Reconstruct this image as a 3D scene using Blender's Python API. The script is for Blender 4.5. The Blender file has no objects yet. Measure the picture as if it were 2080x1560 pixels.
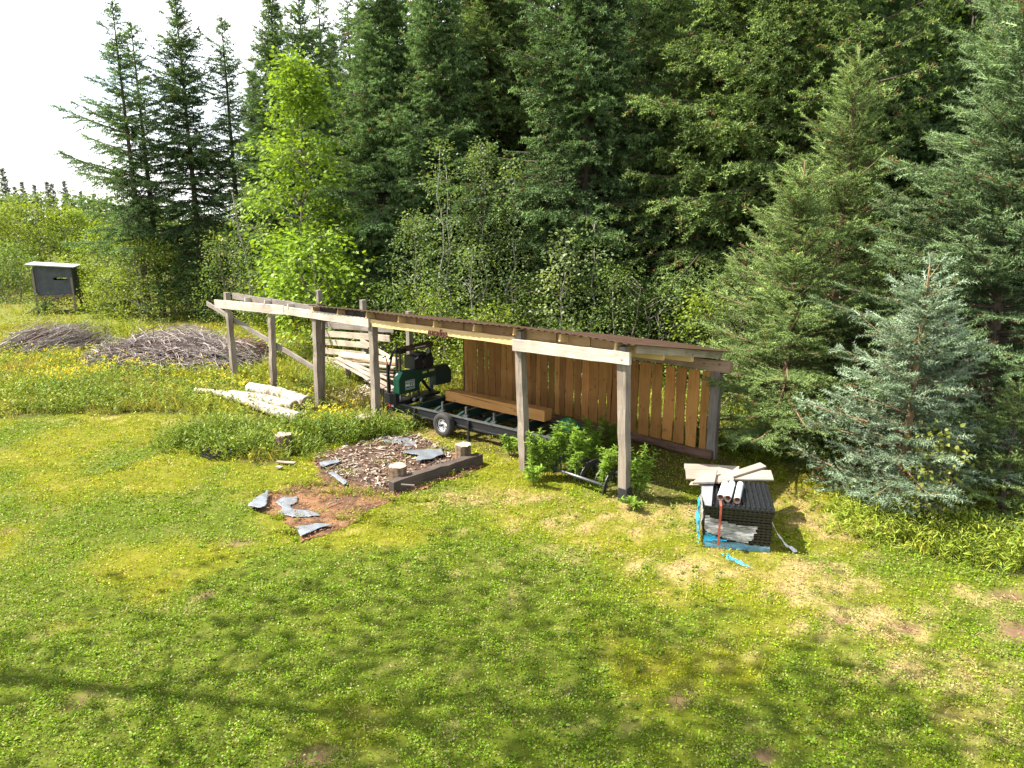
import bpy, math
import numpy as np
from mathutils import Matrix, Vector

# ------------------------------------------------------------------ camera, sky, sun, exposure
sc = bpy.context.scene
COL = sc.collection
CAM_H, PITCH, FPX = 5.6, math.radians(13.5), 1495.0
cam = bpy.data.cameras.new('camera'); camo = bpy.data.objects.new('camera', cam); COL.objects.link(camo)
camo.location = (0, 0, CAM_H); camo.rotation_euler = (math.radians(90) - PITCH, 0, 0)
cam.sensor_width = 36.0; cam.lens = FPX / 2080 * 36; cam.clip_end = 2000
sc.camera = camo
SUN_EL, SUN_AZ = math.radians(51), math.radians(-85)      # azimuth from +Y towards +X
to_sun = Vector((math.cos(SUN_EL) * math.sin(SUN_AZ), math.cos(SUN_EL) * math.cos(SUN_AZ), math.sin(SUN_EL)))
w = bpy.data.worlds.new('World'); sc.world = w; w.use_nodes = True
nt = w.node_tree; nt.nodes.clear()
wo = nt.nodes.new('ShaderNodeOutputWorld'); bg = nt.nodes.new('ShaderNodeBackground')
sky = nt.nodes.new('ShaderNodeTexSky'); sky.sky_type = 'NISHITA'; sky.sun_disc = False
sky.sun_elevation = SUN_EL; sky.sun_rotation = SUN_AZ % (2 * math.pi); sky.altitude = 200; sky.dust_density = 1.5
tc = nt.nodes.new('ShaderNodeTexCoord'); mp = nt.nodes.new('ShaderNodeMapping')
mp.inputs['Scale'].default_value = (1.6, 1.6, 4.0); mp.inputs['Location'].default_value = (3.1, 0.4, 0.0)
cn = nt.nodes.new('ShaderNodeTexNoise'); cn.inputs['Scale'].default_value = 1.3; cn.inputs['Detail'].default_value = 6
cn.inputs['Roughness'].default_value = .55
cr = nt.nodes.new('ShaderNodeValToRGB'); cr.color_ramp.elements[0].position = .36; cr.color_ramp.elements[1].position = .60
mx = nt.nodes.new('ShaderNodeMix'); mx.data_type = 'RGBA'
mx.inputs['B'].default_value = (8.0, 8.15, 8.4, 1)
L = nt.links
L.new(tc.outputs['Generated'], mp.inputs['Vector']); L.new(mp.outputs['Vector'], cn.inputs['Vector'])
L.new(cn.outputs['Fac'], cr.inputs['Fac']); L.new(cr.outputs['Color'], mx.inputs['Factor'])
L.new(sky.outputs['Color'], mx.inputs['A']); L.new(mx.outputs['Result'], bg.inputs['Color'])
bg.inputs['Strength'].default_value = 0.085
L.new(bg.outputs['Background'], wo.inputs['Surface'])
sl = bpy.data.lights.new('sun', 'SUN'); sl.energy = 4.8; sl.angle = math.radians(.53); sl.color = (1.0, .93, .82)
slo = bpy.data.objects.new('sun', sl); COL.objects.link(slo); slo.location = (-30, 0, 30)
slo.rotation_euler = to_sun.to_track_quat('Z', 'Y').to_euler()
sc.view_settings.view_transform = 'Standard'; sc.view_settings.look = 'None'
sc.view_settings.exposure = 1.76; sc.view_settings.gamma = 1.0
sc.cycles.max_bounces = 6; sc.cycles.diffuse_bounces = 3; sc.cycles.transmission_bounces = 4; sc.cycles.transparent_max_bounces = 6

# ------------------------------------------------------------------ helpers
rng = np.random.default_rng(11)
def R(a, b, n=None): return rng.uniform(a, b, n)
def pxray(u, v):
    x = (u - 1040) / FPX; y = (780 - v) / FPX; c, s = math.cos(PITCH), math.sin(PITCH)
    return np.array([x, c + y * s, -s + y * c])
def G(u, v, z=0.0):                      # ground (or height z) point seen at photo pixel u, v
    d = pxray(u, v); t = (z - CAM_H) / d[2]; return np.array([0, 0, CAM_H]) + d * t
def atY(u, v, Y):
    d = pxray(u, v); return np.array([0, 0, CAM_H]) + d * (Y / d[1])
def gp(l, z=0.0): return np.array([G(u, v, z)[:2] for u, v in l])

def tag(o, label=None, cat=None, group=None, kind=None):
    if label: o['label'] = label
    if cat: o['category'] = cat
    if group: o['group'] = group
    if kind: o['kind'] = kind
    return o
def empty(name, loc, rz=0, label=None, cat=None, group=None):
    o = bpy.data.objects.new(name, None); COL.objects.link(o); o.location = loc; o.rotation_euler = (0, 0, rz)
    o.empty_display_size = .2
    return tag(o, label, cat, group)
def mesh_np(name, V, Fs, mat, parent=None, col=None, smooth=False):
    V = np.ascontiguousarray(V, dtype=np.float32).reshape(-1, 3)
    if not isinstance(Fs, (list, tuple)): Fs = [Fs]
    Fs = [np.asarray(f, dtype=np.int32) for f in Fs if len(f)]
    me = bpy.data.meshes.new(name)
    me.vertices.add(len(V)); me.vertices.foreach_set('co', V.ravel())
    nl = sum(f.size for f in Fs); npoly = sum(len(f) for f in Fs)
    me.loops.add(nl); me.loops.foreach_set('vertex_index', np.concatenate([f.ravel() for f in Fs]))
    tot = np.concatenate([np.full(len(f), f.shape[1], np.int32) for f in Fs])
    st = np.concatenate([[0], np.cumsum(tot)[:-1]]).astype(np.int32)
    me.polygons.add(npoly); me.polygons.foreach_set('loop_start', st)
    try: me.polygons.foreach_set('loop_total', tot)
    except Exception: pass
    if smooth: me.polygons.foreach_set('use_smooth', np.ones(npoly, bool))
    me.update(calc_edges=True)
    if col is not None:
        a = me.color_attributes.new('col', 'FLOAT_COLOR', 'POINT')
        c = np.ones((len(V), 4), np.float32); c[:, :3] = col; a.data.foreach_set('color', c.ravel())
    me.materials.append(mat)
    o = bpy.data.objects.new(name, me); COL.objects.link(o)
    if parent: o.parent = parent
    return o
class MB:
    """collects verts / polys (python lists) for one mesh object"""
    def __init__(s): s.v = []; s.f = []; s.c = []
    def add(s, V, F, c=None):
        b = len(s.v); s.v += [tuple(map(float, p)) for p in V]; s.f += [tuple(i + b for i in f) for f in F]
        s.c += [c if c is not None else (1, 1, 1)] * len(V)
    def box(s, x0, x1, y0, y1, z0, z1, M=None, c=None, j=0):
        V = [(x, y, z) for x in (x0, x1) for y in (y0, y1) for z in (z0, z1)]
        if j: V = [tuple(a + rng.uniform(-j, j) for a in p) for p in V]
        if M is not None: V = [M @ Vector(p) for p in V]
        s.add(V, [(0, 1, 3, 2), (4, 6, 7, 5), (0, 4, 5, 1), (2, 3, 7, 6), (0, 2, 6, 4), (1, 5, 7, 3)], c)
    def prism(s, poly, z0, z1, M=None, c=None):
        n = len(poly); V = [(x, y, z0) for x, y in poly] + [(x, y, z1) for x, y in poly]
        if M is not None: V = [M @ Vector(p) for p in V]
        s.add(V, [tuple(range(n))[::-1], tuple(range(n, 2 * n))] + [(i, (i + 1) % n, n + (i + 1) % n, n + i) for i in range(n)], c)
    def tube(s, pts, rad, n=8, c=None, cap=True, jit=0):
        pts = [Vector(p) for p in pts]
        rad = rad if hasattr(rad, '__len__') else [rad] * len(pts)
        b = len(s.v); ref = None; V = []
        for i, p in enumerate(pts):
            t = (pts[min(i + 1, len(pts) - 1)] - pts[max(i - 1, 0)]).normalized()
            if ref is None: ref = t.orthogonal().normalized()
            ref = (ref - t * ref.dot(t)).normalized(); q = t.cross(ref)
            for k in range(n):
                a = 2 * math.pi * k / n; r = rad[i] * (1 + (rng.uniform(-jit, jit) if jit else 0))
                V.append(p + ref * (r * math.cos(a)) + q * (r * math.sin(a)))
        F = []
        for i in range(len(pts) - 1):
            for k in range(n):
                F.append((i * n + k, i * n + (k + 1) % n, (i + 1) * n + (k + 1) % n, (i + 1) * n + k))
        if cap:
            F.append(tuple(range(n))[::-1]); F.append(tuple((len(pts) - 1) * n + k for k in range(n)))
        s.add(V, F, c)
    def build(s, name, mat, parent=None, bevel=0, smooth=False, loc=None, usecol=False):
        me = bpy.data.meshes.new(name); me.from_pydata(s.v, [], s.f); me.update()
        if usecol:
            a = me.color_attributes.new('col', 'FLOAT_COLOR', 'POINT')
            a.data.foreach_set('color', np.array([(*c, 1) for c in s.c], np.float32).ravel())
        me.materials.append(mat)
        if smooth: me.polygons.foreach_set('use_smooth', np.ones(len(me.polygons), bool))
        o = bpy.data.objects.new(name, me); COL.objects.link(o)
        if parent: o.parent = parent
        if loc is not None: o.location = loc
        if bevel:
            m = o.modifiers.new('bevel', 'BEVEL'); m.width = bevel; m.segments = 2; m.limit_method = 'ANGLE'
        return o
def copy_tree(o, parent=None):
    c = o.copy(); COL.objects.link(c); c.parent = parent
    for ch in list(o.children): copy_tree(ch, c)
    return c

def hashn(ix, iy, seed):
    h = np.sin(ix * 127.1 + iy * 311.7 + seed * 74.7) * 43758.5453
    return h - np.floor(h)
def vnoise(x, y, seed=0):
    ix = np.floor(x); iy = np.floor(y); fx = x - ix; fy = y - iy
    fx = fx * fx * (3 - 2 * fx); fy = fy * fy * (3 - 2 * fy)
    a = hashn(ix, iy, seed); b = hashn(ix + 1, iy, seed); c = hashn(ix, iy + 1, seed); d = hashn(ix + 1, iy + 1, seed)
    return a + (b - a) * fx + (c - a) * fy + (a - b - c + d) * fx * fy
def fbm(x, y, seed=0, o=4):
    s = 0; a = .5; t = 0
    for i in range(o):
        s = s + a * vnoise(x * 2 ** i, y * 2 ** i, seed + i * 7); t += a; a *= .55
    return s / t
def inpoly(x, y, poly, wob=0.0):
    if wob:
        x = x + wob * (fbm(x * 1.7, y * 1.7, 81) - .5) * 2; y = y + wob * (fbm(x * 1.9 + 5, y * 1.9, 83) - .5) * 2
    r = np.zeros(x.shape, bool); n = len(poly); j = n - 1
    for i in range(n):
        xi, yi = poly[i]; xj, yj = poly[j]
        with np.errstate(divide='ignore', invalid='ignore'):
            r ^= ((yi > y) != (yj > y)) & (x < (xj - xi) * (y - yi) / (yj - yi + 1e-12) + xi)
        j = i
    return r
def smooth01(a, lo, hi):
    t = np.clip((a - lo) / (hi - lo), 0, 1); return t * t * (3 - 2 * t)

# ------------------------------------------------------------------ materials
def newmat(name):
    m = bpy.data.materials.new(name); m.use_nodes = True; m.node_tree.nodes.clear()
    n = m.node_tree.nodes; o = n.new('ShaderNodeOutputMaterial'); return m, n, m.node_tree.links, o
def ramp(n, stops):
    r = n.new('ShaderNodeValToRGB'); e = r.color_ramp.elements
    while len(e) > len(stops): e.remove(e[-1])
    while len(e) < len(stops): e.new(1)
    for i, (p, c) in enumerate(stops): e[i].position = p; e[i].color = (*c, 1)
    return r
def simple(name, c, rough=.6, metal=0, noise=0.25, scale=6, bump=.0, spec=.5, c2=None):
    m, n, l, o = newmat(name); p = n.new('ShaderNodeBsdfPrincipled')
    p.inputs['Roughness'].default_value = rough; p.inputs['Metallic'].default_value = metal
    p.inputs['Specular IOR Level'].default_value = spec
    t = n.new('ShaderNodeTexCoord'); ns = n.new('ShaderNodeTexNoise'); ns.inputs['Scale'].default_value = scale; ns.inputs['Detail'].default_value = 8
    ns.inputs['Roughness'].default_value = .65
    l.new(t.outputs['Object'], ns.inputs['Vector'])
    lo = c2 if c2 else tuple(x * (1 - noise) for x in c)
    r = ramp(n, [(.35, lo), (.65, c)]); l.new(ns.outputs['Fac'], r.inputs['Fac']); l.new(r.outputs['Color'], p.inputs['Base Color'])
    if bump:
        b = n.new('ShaderNodeBump'); b.inputs['Strength'].default_value = bump; b.inputs['Distance'].default_value = .02
        l.new(ns.outputs['Fac'], b.inputs['Height']); l.new(b.outputs['Normal'], p.inputs['Normal'])
    l.new(p.outputs['BSDF'], o.inputs['Surface']); return m
def wood(name, c_dark, c_mid, c_light, axis=0, rough=.75, knots=True, stain=None, attr=False):
    m, n, l, o = newmat(name); p = n.new('ShaderNodeBsdfPrincipled'); p.inputs['Roughness'].default_value = rough
    p.inputs['Specular IOR Level'].default_value = .25
    t = n.new('ShaderNodeTexCoord'); oi = n.new('ShaderNodeObjectInfo')
    va = n.new('ShaderNodeVectorMath'); va.operation = 'ADD'; mu = n.new('ShaderNodeVectorMath'); mu.operation = 'SCALE'
    mu.inputs[0].default_value = (13.7, 7.3, 9.1); l.new(oi.outputs['Random'], mu.inputs['Scale'])
    l.new(t.outputs['Object'], va.inputs[0]); l.new(mu.outputs['Vector'], va.inputs[1])
    mp = n.new('ShaderNodeMapping'); s = [22., 22., 22.]; s[axis] = 1.1; mp.inputs['Scale'].default_value = s
    l.new(va.outputs['Vector'], mp.inputs['Vector'])
    g = n.new('ShaderNodeTexNoise'); g.inputs['Scale'].default_value = 1.6; g.inputs['Detail'].default_value = 7; g.inputs['Roughness'].default_value = .7
    g.inputs['Distortion'].default_value = .6
    l.new(mp.outputs['Vector'], g.inputs['Vector'])
    r = ramp(n, [(.25, c_dark), (.5, c_mid), (.75, c_light)]); l.new(g.outputs['Fac'], r.inputs['Fac'])
    b2 = n.new('ShaderNodeTexNoise'); b2.inputs['Scale'].default_value = 1.7; b2.inputs['Detail'].default_value = 5
    l.new(va.outputs['Vector'], b2.inputs['Vector'])
    r2 = ramp(n, [(.35, stain if stain else (.62, .6, .6)), (.6, (1, 1, 1))]); l.new(b2.outputs['Fac'], r2.inputs['Fac'])
    mm = n.new('ShaderNodeMix'); mm.data_type = 'RGBA'; mm.blend_type = 'MULTIPLY'; mm.inputs['Factor'].default_value = .8
    l.new(r.outputs['Color'], mm.inputs['A']); l.new(r2.outputs['Color'], mm.inputs['B'])
    out = mm.outputs['Result']
    if knots:
        vo = n.new('ShaderNodeTexVoronoi'); vo.feature = 'F1'; kp = n.new('ShaderNodeMapping'); ks = [6., 6., 6.]; ks[axis] = 3.2
        kp.inputs['Scale'].default_value = ks; l.new(va.outputs['Vector'], kp.inputs['Vector']); l.new(kp.outputs['Vector'], vo.inputs['Vector'])
        vo.inputs['Scale'].default_value = 1.0
        kr = ramp(n, [(.06, (.35, .22, .14)), (.17, (1, 1, 1))]); l.new(vo.outputs['Distance'], kr.inputs['Fac'])
        mk = n.new('ShaderNodeMix'); mk.data_type = 'RGBA'; mk.blend_type = 'MULTIPLY'; mk.inputs['Factor'].default_value = .75
        l.new(out, mk.inputs['A']); l.new(kr.outputs['Color'], mk.inputs['B']); out = mk.outputs['Result']
    if attr:
        at = n.new('ShaderNodeAttribute'); at.attribute_name = 'col'
        ma = n.new('ShaderNodeMix'); ma.data_type = 'RGBA'; ma.blend_type = 'MULTIPLY'; ma.inputs['Factor'].default_value = 1
        l.new(out, ma.inputs['A']); l.new(at.outputs['Color'], ma.inputs['B']); out = ma.outputs['Result']
    l.new(out, p.inputs['Base Color'])
    b = n.new('ShaderNodeBump'); b.inputs['Strength'].default_value = .5; b.inputs['Distance'].default_value = .012
    l.new(g.outputs['Fac'], b.inputs['Height']); l.new(b.outputs['Normal'], p.inputs['Normal'])
    l.new(p.outputs['BSDF'], o.inputs['Surface']); return m
def foliage(name, trans=.35, gloss=.06, tint=(1.15, 1.1, .55), rough=.45):
    m, n, l, o = newmat(name)
    at = n.new('ShaderNodeAttribute'); at.attribute_name = 'col'
    oi = n.new('ShaderNodeObjectInfo'); hs = n.new('ShaderNodeHueSaturation')
    mr = n.new('ShaderNodeMapRange'); mr.inputs['To Min'].default_value = .85; mr.inputs['To Max'].default_value = 1.15
    l.new(oi.outputs['Random'], mr.inputs['Value']); l.new(mr.outputs['Result'], hs.inputs['Value']); l.new(at.outputs['Color'], hs.inputs['Color'])
    d = n.new('ShaderNodeBsdfDiffuse'); tr = n.new('ShaderNodeBsdfTranslucent'); l.new(hs.outputs['Color'], d.inputs['Color'])
    tm = n.new('ShaderNodeMix'); tm.data_type = 'RGBA'; tm.blend_type = 'MULTIPLY'; tm.inputs['Factor'].default_value = 1
    tm.inputs['B'].default_value = (*tint, 1); l.new(hs.outputs['Color'], tm.inputs['A']); l.new(tm.outputs['Result'], tr.inputs['Color'])
    ms = n.new('ShaderNodeMixShader'); ms.inputs['Fac'].default_value = trans
    l.new(d.outputs['BSDF'], ms.inputs[1]); l.new(tr.outputs['BSDF'], ms.inputs[2])
    g = n.new('ShaderNodeBsdfGlossy'); g.inputs['Roughness'].default_value = rough; g.inputs['Color'].default_value = (.45, .47, .45, 1)
    m2 = n.new('ShaderNodeMixShader'); m2.inputs['Fac'].default_value = gloss
    l.new(ms.outputs['Shader'], m2.inputs[1]); l.new(g.outputs['BSDF'], m2.inputs[2]); l.new(m2.outputs['Shader'], o.inputs['Surface'])
    return m
def colmat(name, rough=.9, bump=.6, scale=40., amount=.35):
    """soil / chips / bark: takes its colour from the mesh, broken up by noise"""
    m, n, l, o = newmat(name); p = n.new('ShaderNodeBsdfPrincipled'); p.inputs['Roughness'].default_value = rough
    p.inputs['Specular IOR Level'].default_value = .15
    at = n.new('ShaderNodeAttribute'); at.attribute_name = 'col'
    t = n.new('ShaderNodeTexCoord'); ns = n.new('ShaderNodeTexNoise'); ns.inputs['Scale'].default_value = scale; ns.inputs['Detail'].default_value = 8
    ns.inputs['Roughness'].default_value = .7
    l.new(t.outputs['Object'], ns.inputs['Vector'])
    r = ramp(n, [(.3, (1 - amount,) * 3), (.7, (1 + amount * .5,) * 3)]); l.new(ns.outputs['Fac'], r.inputs['Fac'])
    mm = n.new('ShaderNodeMix'); mm.data_type = 'RGBA'; mm.blend_type = 'MULTIPLY'; mm.inputs['Factor'].default_value = 1
    l.new(at.outputs['Color'], mm.inputs['A']); l.new(r.outputs['Color'], mm.inputs['B']); l.new(mm.outputs['Result'], p.inputs['Base Color'])
    b = n.new('ShaderNodeBump'); b.inputs['Strength'].default_value = bump; b.inputs['Distance'].default_value = .03
    l.new(ns.outputs['Fac'], b.inputs['Height']); l.new(b.outputs['Normal'], p.inputs['Normal'])
    l.new(p.outputs['BSDF'], o.inputs['Surface']); return m
def film(name, c, opac=.5, rough=.25, streak=(30, 2, 2)):
    m, n, l, o = newmat(name); p = n.new('ShaderNodeBsdfPrincipled'); p.inputs['Base Color'].default_value = (*c, 1)
    p.inputs['Roughness'].default_value = rough; tr = n.new('ShaderNodeBsdfTransparent')
    t = n.new('ShaderNodeTexCoord'); mp = n.new('ShaderNodeMapping'); mp.inputs['Scale'].default_value = streak
    ns = n.new('ShaderNodeTexNoise'); ns.inputs['Scale'].default_value = 2.5; ns.inputs['Detail'].default_value = 6
    l.new(t.outputs['Object'], mp.inputs['Vector']); l.new(mp.outputs['Vector'], ns.inputs['Vector'])
    r = ramp(n, [(.3, (max(0, opac - .35),) * 3), (.7, (min(1, opac + .35),) * 3)]); l.new(ns.outputs['Fac'], r.inputs['Fac'])
    ms = n.new('ShaderNodeMixShader'); l.new(r.outputs['Color'], ms.inputs['Fac']); l.new(tr.outputs['BSDF'], ms.inputs[1]); l.new(p.outputs['BSDF'], ms.inputs[2])
    b = n.new('ShaderNodeBump'); b.inputs['Strength'].default_value = .6; b.inputs['Distance'].default_value = .02
    l.new(ns.outputs['Fac'], b.inputs['Height']); l.new(b.outputs['Normal'], p.inputs['Normal'])
    l.new(ms.outputs['Shader'], o.inputs['Surface']); return m

M_NEEDLE = foliage('needles', .30, .02, (1.1, 1.12, .55), .6)
M_LEAF = foliage('leaves', .42, .03, (1.25, 1.2, .45))
M_GRASS = foliage('grass_blades', .32, .02, (1.15, 1.1, .5))
M_BARK = colmat('bark', .95, .8, 14, .45)
M_SOIL = colmat('soil', .95, .5, 9, .4)
M_CHIP = colmat('wood_chips', .85, .3, 60, .3)
M_WEATHER = wood('weathered_wood', (.12, .10, .08), (.24, .20, .16), (.36, .31, .26), 0)
M_GREYWOOD = wood('grey_wood', (.12, .10, .09), (.21, .18, .155), (.30, .27, .24), 0, knots=False)
M_PALE = wood('pale_beam', (.30, .25, .20), (.47, .41, .34), (.58, .53, .47), 0)
M_YELLOW = wood('fresh_beam', (.46, .30, .13), (.60, .42, .20), (.68, .51, .28), 0, stain=(.85, .8, .7))
M_DARKWOOD = wood('dark_timber', (.035, .028, .024), (.075, .058, .048), (.13, .10, .08), 0, knots=False)
M_BOARDS = wood('wall_boards', (.30, .135, .034), (.44, .21, .058), (.52, .28, .09), 2, attr=True, stain=(.8, .75, .7))
M_FRESH = wood('sawn_timber', (.40, .18, .055), (.50, .25, .08), (.56, .32, .12), 0, stain=(.85, .8, .7))
M_SLAT = wood('slat_wood', (.26, .22, .17), (.40, .34, .26), (.52, .45, .36), 0)
M_WHITEBOARD = wood('planed_board', (.19, .155, .125), (.31, .26, .22), (.39, .34, .30), 0, knots=False, stain=(.7, .64, .58))

# ------------------------------------------------------------------ ground
O3 = np.array([2.2, 13.42]); SV = np.array([-.741, .671]); DV = np.array([.671, .741])
SHED_RZ = math.atan2(-.671, .741)
def SD(s, d, z=0.0): q = O3 + SV * s + DV * d; return (float(q[0]), float(q[1]), z)
def sd_of(x, y): qx = x - O3[0]; qy = y - O3[1]; return qx * SV[0] + qy * SV[1], qx * DV[0] + qy * DV[1]

BED = gp([(500, 1030), (545, 1000), (640, 975), (640, 925), (760, 893), (850, 885), (905, 915), (960, 935), (975, 950), (800, 1015), (735, 1050), (690, 1078), (610, 1096), (575, 1062)])
UNMOWN = np.vstack([gp([(-700, 860), (-300, 852), (0, 846), (200, 842), (390, 838), (425, 915), (470, 935), (560, 950), (640, 908), (720, 890), (775, 880)]),
                    np.array([SD(7.9, .3)[:2], SD(8.6, 1.6)[:2], SD(8.5, 4.2)[:2], SD(-.4, 4.4)[:2], SD(-1.2, 4.6)[:2]]),
                    gp([(1560, 900), (1640, 935), (1700, 1010), (1740, 1075), (1850, 1110), (2000, 1150), (2200, 1190)]),
                    np.array([(40, 10), (60, 120), (-120, 120)])])
DRY = [(*G(u, v)[:2], rx, ry, a) for u, v, rx, ry, a in [
    (1330, 1045, 1.1, .9, .9), (1190, 1060, 1.1, .6, .75), (1010, 1010, 1.3, .5, .85), (880, 905, .9, .6, .6), (1430, 1150, 1.0, .6, .8), (1640, 1050, .5, 1.5, .95),
    (1650, 1180, .9, .7, .9), (1760, 1260, .9, .5, .9), (1900, 1360, .8, .5, .8), (1980, 1450, .7, .5, .65), (1560, 1010, .5, .9, .6), (1640, 960, .5, .7, .7),
    (870, 870, .8, .8, .7), (1120, 930, .8, .6, .6), (2060, 1230, .8, .6, .7), (1150, 1130, 1.2, .4, .45), (620, 1000, .7, .5, .5), (330, 850, 3, .5, .4), (1500, 1330, .6, .3, .4)]]
DIRT = [(*G(u, v)[:2], r) for u, v, r in [(2050, 1205, .33), (2065, 1278, .28), (1840, 1272, .26), (1720, 1262, .16), (60, 1292, .11), (80, 1318, .09), (160, 1410, .16), (230, 1215, .1), (645, 1250, .12),
    (420, 1208, .12), (480, 1102, .14), (1560, 1540, .18), (1370, 1420, .14), (1925, 1450, .14), (20, 1075, .15), (120, 1030, .13), (590, 1300, .08), (1090, 1275, .06), (640, 1525, .16), (1000, 1180, .08)]]
def lawn_masks(x, y):
    n1 = fbm(x * .55 + 9, y * .55, 1); n2 = fbm(x * 2.1, y * 2.1, 5); n3 = fbm(x * 6, y * 6, 9, 3)
    dry = np.zeros_like(x)
    for cx, cy, rx, ry, a in DRY: dry = np.maximum(dry, a * .82 * np.exp(-(((x - cx) / rx / 1.45) ** 2 + ((y - cy) / ry / 1.35) ** 2)))
    n4 = fbm(x * 15, y * 15, 15, 2)
    dry = np.clip(smooth01(dry * 1.0 + .75 * (n3 - .5) + 1.0 * (n4 - .5) + .35 * (n2 - .5), .22, 1.0) * .9 + .15 * smooth01(n3, .5, .8), 0, 1)
    dirt = np.zeros_like(x)
    for cx, cy, r in DIRT: dirt = np.maximum(dirt, 1.25 * np.exp(-((x - cx) ** 2 + ((y - cy) * 1.2) ** 2) / r ** 2))
    dirt = np.clip(smooth01(dirt * (.35 + .8 * n3 + .6 * fbm(x * 15, y * 15, 15, 2)), .45, .75), 0, 1)
    s, d = sd_of(x, y)
    clover_shade = smooth01(n1 + .22 * (smooth01(-y, -12.2, -9.2)) + .12 * smooth01(-x, -3, 4) - .12 * smooth01(y, 12, 18), .48, .78)  # near and left bias paints the broad lawn shade into the clover colour
    return n1, n2, n3, dry, dirt, clover_shade, s, d
C_GREEN = np.array([.255, .278, .012]); C_CLOVER_SHADE = np.array([.160, .215, .013]); C_STRAW = np.array([.37, .265, .13]); C_DIRT = np.array([.17, .105, .062])
C_SUNNY = np.array([.345, .330, .014])
def lerp(a, b, t): return a + (b - a) * t[:, None]
def lawn_col(x, y):
    n1, n2, n3, dry, dirt, clover_shade, s, d = lawn_masks(x, y)
    c = np.repeat(C_GREEN[None], len(x), 0)
    c = lerp(c, C_SUNNY, smooth01(n2 * .6 + n3 * .4, .35, .7) * .6); c = lerp(c, C_CLOVER_SHADE, clover_shade)
    c = lerp(c, C_STRAW, dry); c = lerp(c, C_DIRT, dirt)
    return c, dry, dirt, clover_shade

xs = np.concatenate([np.linspace(-260, -34, 24), np.arange(-33, 18, .22), np.linspace(18.5, 200, 20)])
ys = np.concatenate([np.linspace(-40, 3, 8), np.arange(4, 46, .22), np.linspace(47, 320, 30)])
gx, gy = np.meshgrid(xs, ys); x = gx.ravel(); y = gy.ravel()
c, dry, dirt, clover_shade = lawn_col(x, y)
un = inpoly(x, y, UNMOWN, .5); c[un] = c[un] * .35 + np.array([.075, .085, .03]) * .65
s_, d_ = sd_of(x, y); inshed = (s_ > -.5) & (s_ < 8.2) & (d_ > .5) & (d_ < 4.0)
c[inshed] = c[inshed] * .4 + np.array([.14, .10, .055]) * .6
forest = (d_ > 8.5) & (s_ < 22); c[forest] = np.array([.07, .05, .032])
z = -.02 + .03 * (fbm(x * .8, y * .8, 3) - .5) - .05 * dirt
nx, ny = len(xs), len(ys); idx = np.arange(nx * ny).reshape(ny, nx)
F = np.stack([idx[:-1, :-1], idx[:-1, 1:], idx[1:, 1:], idx[1:, :-1]], -1).reshape(-1, 4)
gap_shade = (.42 + .5 * np.clip(dry + dirt * 1.2, 0, 1))[:, None]  # soil darkened under the grass so gaps between blades read as shadow
gap_shade[(y > 30) | (np.abs(x) > 30)] = .8
tag(mesh_np('ground', np.stack([x, y, z], 1), F, M_SOIL, col=c * gap_shade, smooth=True), kind='structure')

# ------------------------------------------------------------------ scatter of small templates
def frames(axis, up=None, jitter=0.0):
    n = len(axis); zc = axis / (np.linalg.norm(axis, axis=1, keepdims=True) + 1e-9)
    r = rng.normal(size=(n, 3))
    u = r if up is None else (np.asarray(up)[None] + jitter * r)
    yv = u - zc * np.sum(u * zc, 1, keepdims=True); yv /= (np.linalg.norm(yv, axis=1, keepdims=True) + 1e-9)
    return np.cross(yv, zc), yv, zc
def scatter(T, pos, axis, Ls, Ws, up=None, jitter=0.0):
    """T = (verts, faces): z runs along the axis (length), x is width, y is the normal"""
    tv, tf = T; n = len(pos); X, Y, Z = frames(axis, up, jitter)
    Ls = np.broadcast_to(np.asarray(Ls, float), (n,)); Ws = np.broadcast_to(np.asarray(Ws, float), (n,))
    V = (pos[:, None, :] + tv[None, :, 0:1] * (X * Ws[:, None])[:, None, :] + tv[None, :, 1:2] * (Y * Ws[:, None])[:, None, :]
         + tv[None, :, 2:3] * (Z * Ls[:, None])[:, None, :])
    Fx = (tf[None] + (np.arange(n) * len(tv))[:, None, None]).reshape(-1, tf.shape[1])
    return V.reshape(-1, 3), Fx
class Bag:
    def __init__(s): s.V = []; s.F = {}; s.C = []; s.n = 0
    def put(s, V, F, col, per):
        s.V.append(V); s.C.append(np.repeat(col, per, 0)); s.F.setdefault(F.shape[1], []).append(F + s.n); s.n += len(V)
    def scat(s, T, pos, axis, Ls, Ws, col, up=None, jitter=0.0):
        if not len(pos): return
        V, F = scatter(T, pos, axis, Ls, Ws, up, jitter); s.put(V, F, col, len(T[0]))
    def build(s, name, mat, parent=None):
        return mesh_np(name, np.concatenate(s.V), [np.concatenate(f) for f in s.F.values()], mat, parent, col=np.concatenate(s.C))
T_BLADE = (np.array([[-.5, 0, 0], [.5, 0, 0], [.28, .25, .6], [-.28, .25, .6], [0, 1.0, 1.0]]), None)
T_TRI = (np.array([[-.5, 0, 0], [.5, 0, 0], [0, .35, 1.0]]), np.array([[0, 1, 2]]))
T_BEND = (np.array([[-.5, 0, 0], [.5, 0, 0], [.35, .6, .55], [-.35, .6, .55], [0, 2.2, .95]]), None)
T_LEAF = (np.array([[0, 0, 0], [.5, .12, .45], [0, 0, 1.0], [-.5, .12, .45]]), np.array([[0, 1, 2, 3]]))
def tri_from5(T):
    return (T[0], np.array([[0, 1, 2], [0, 2, 3], [3, 2, 4]]))
T_BEND = tri_from5(T_BEND); T_BLADE = tri_from5(T_BLADE)
T_LONG = (np.array([[0, 0, 0], [.5, .1, .3], [.38, .05, .65], [0, -.25, 1.0], [-.38, .05, .65], [-.5, .1, .3]]), np.array([[0, 1, 2], [0, 2, 4], [0, 4, 5], [2, 3, 4]]))
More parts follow.
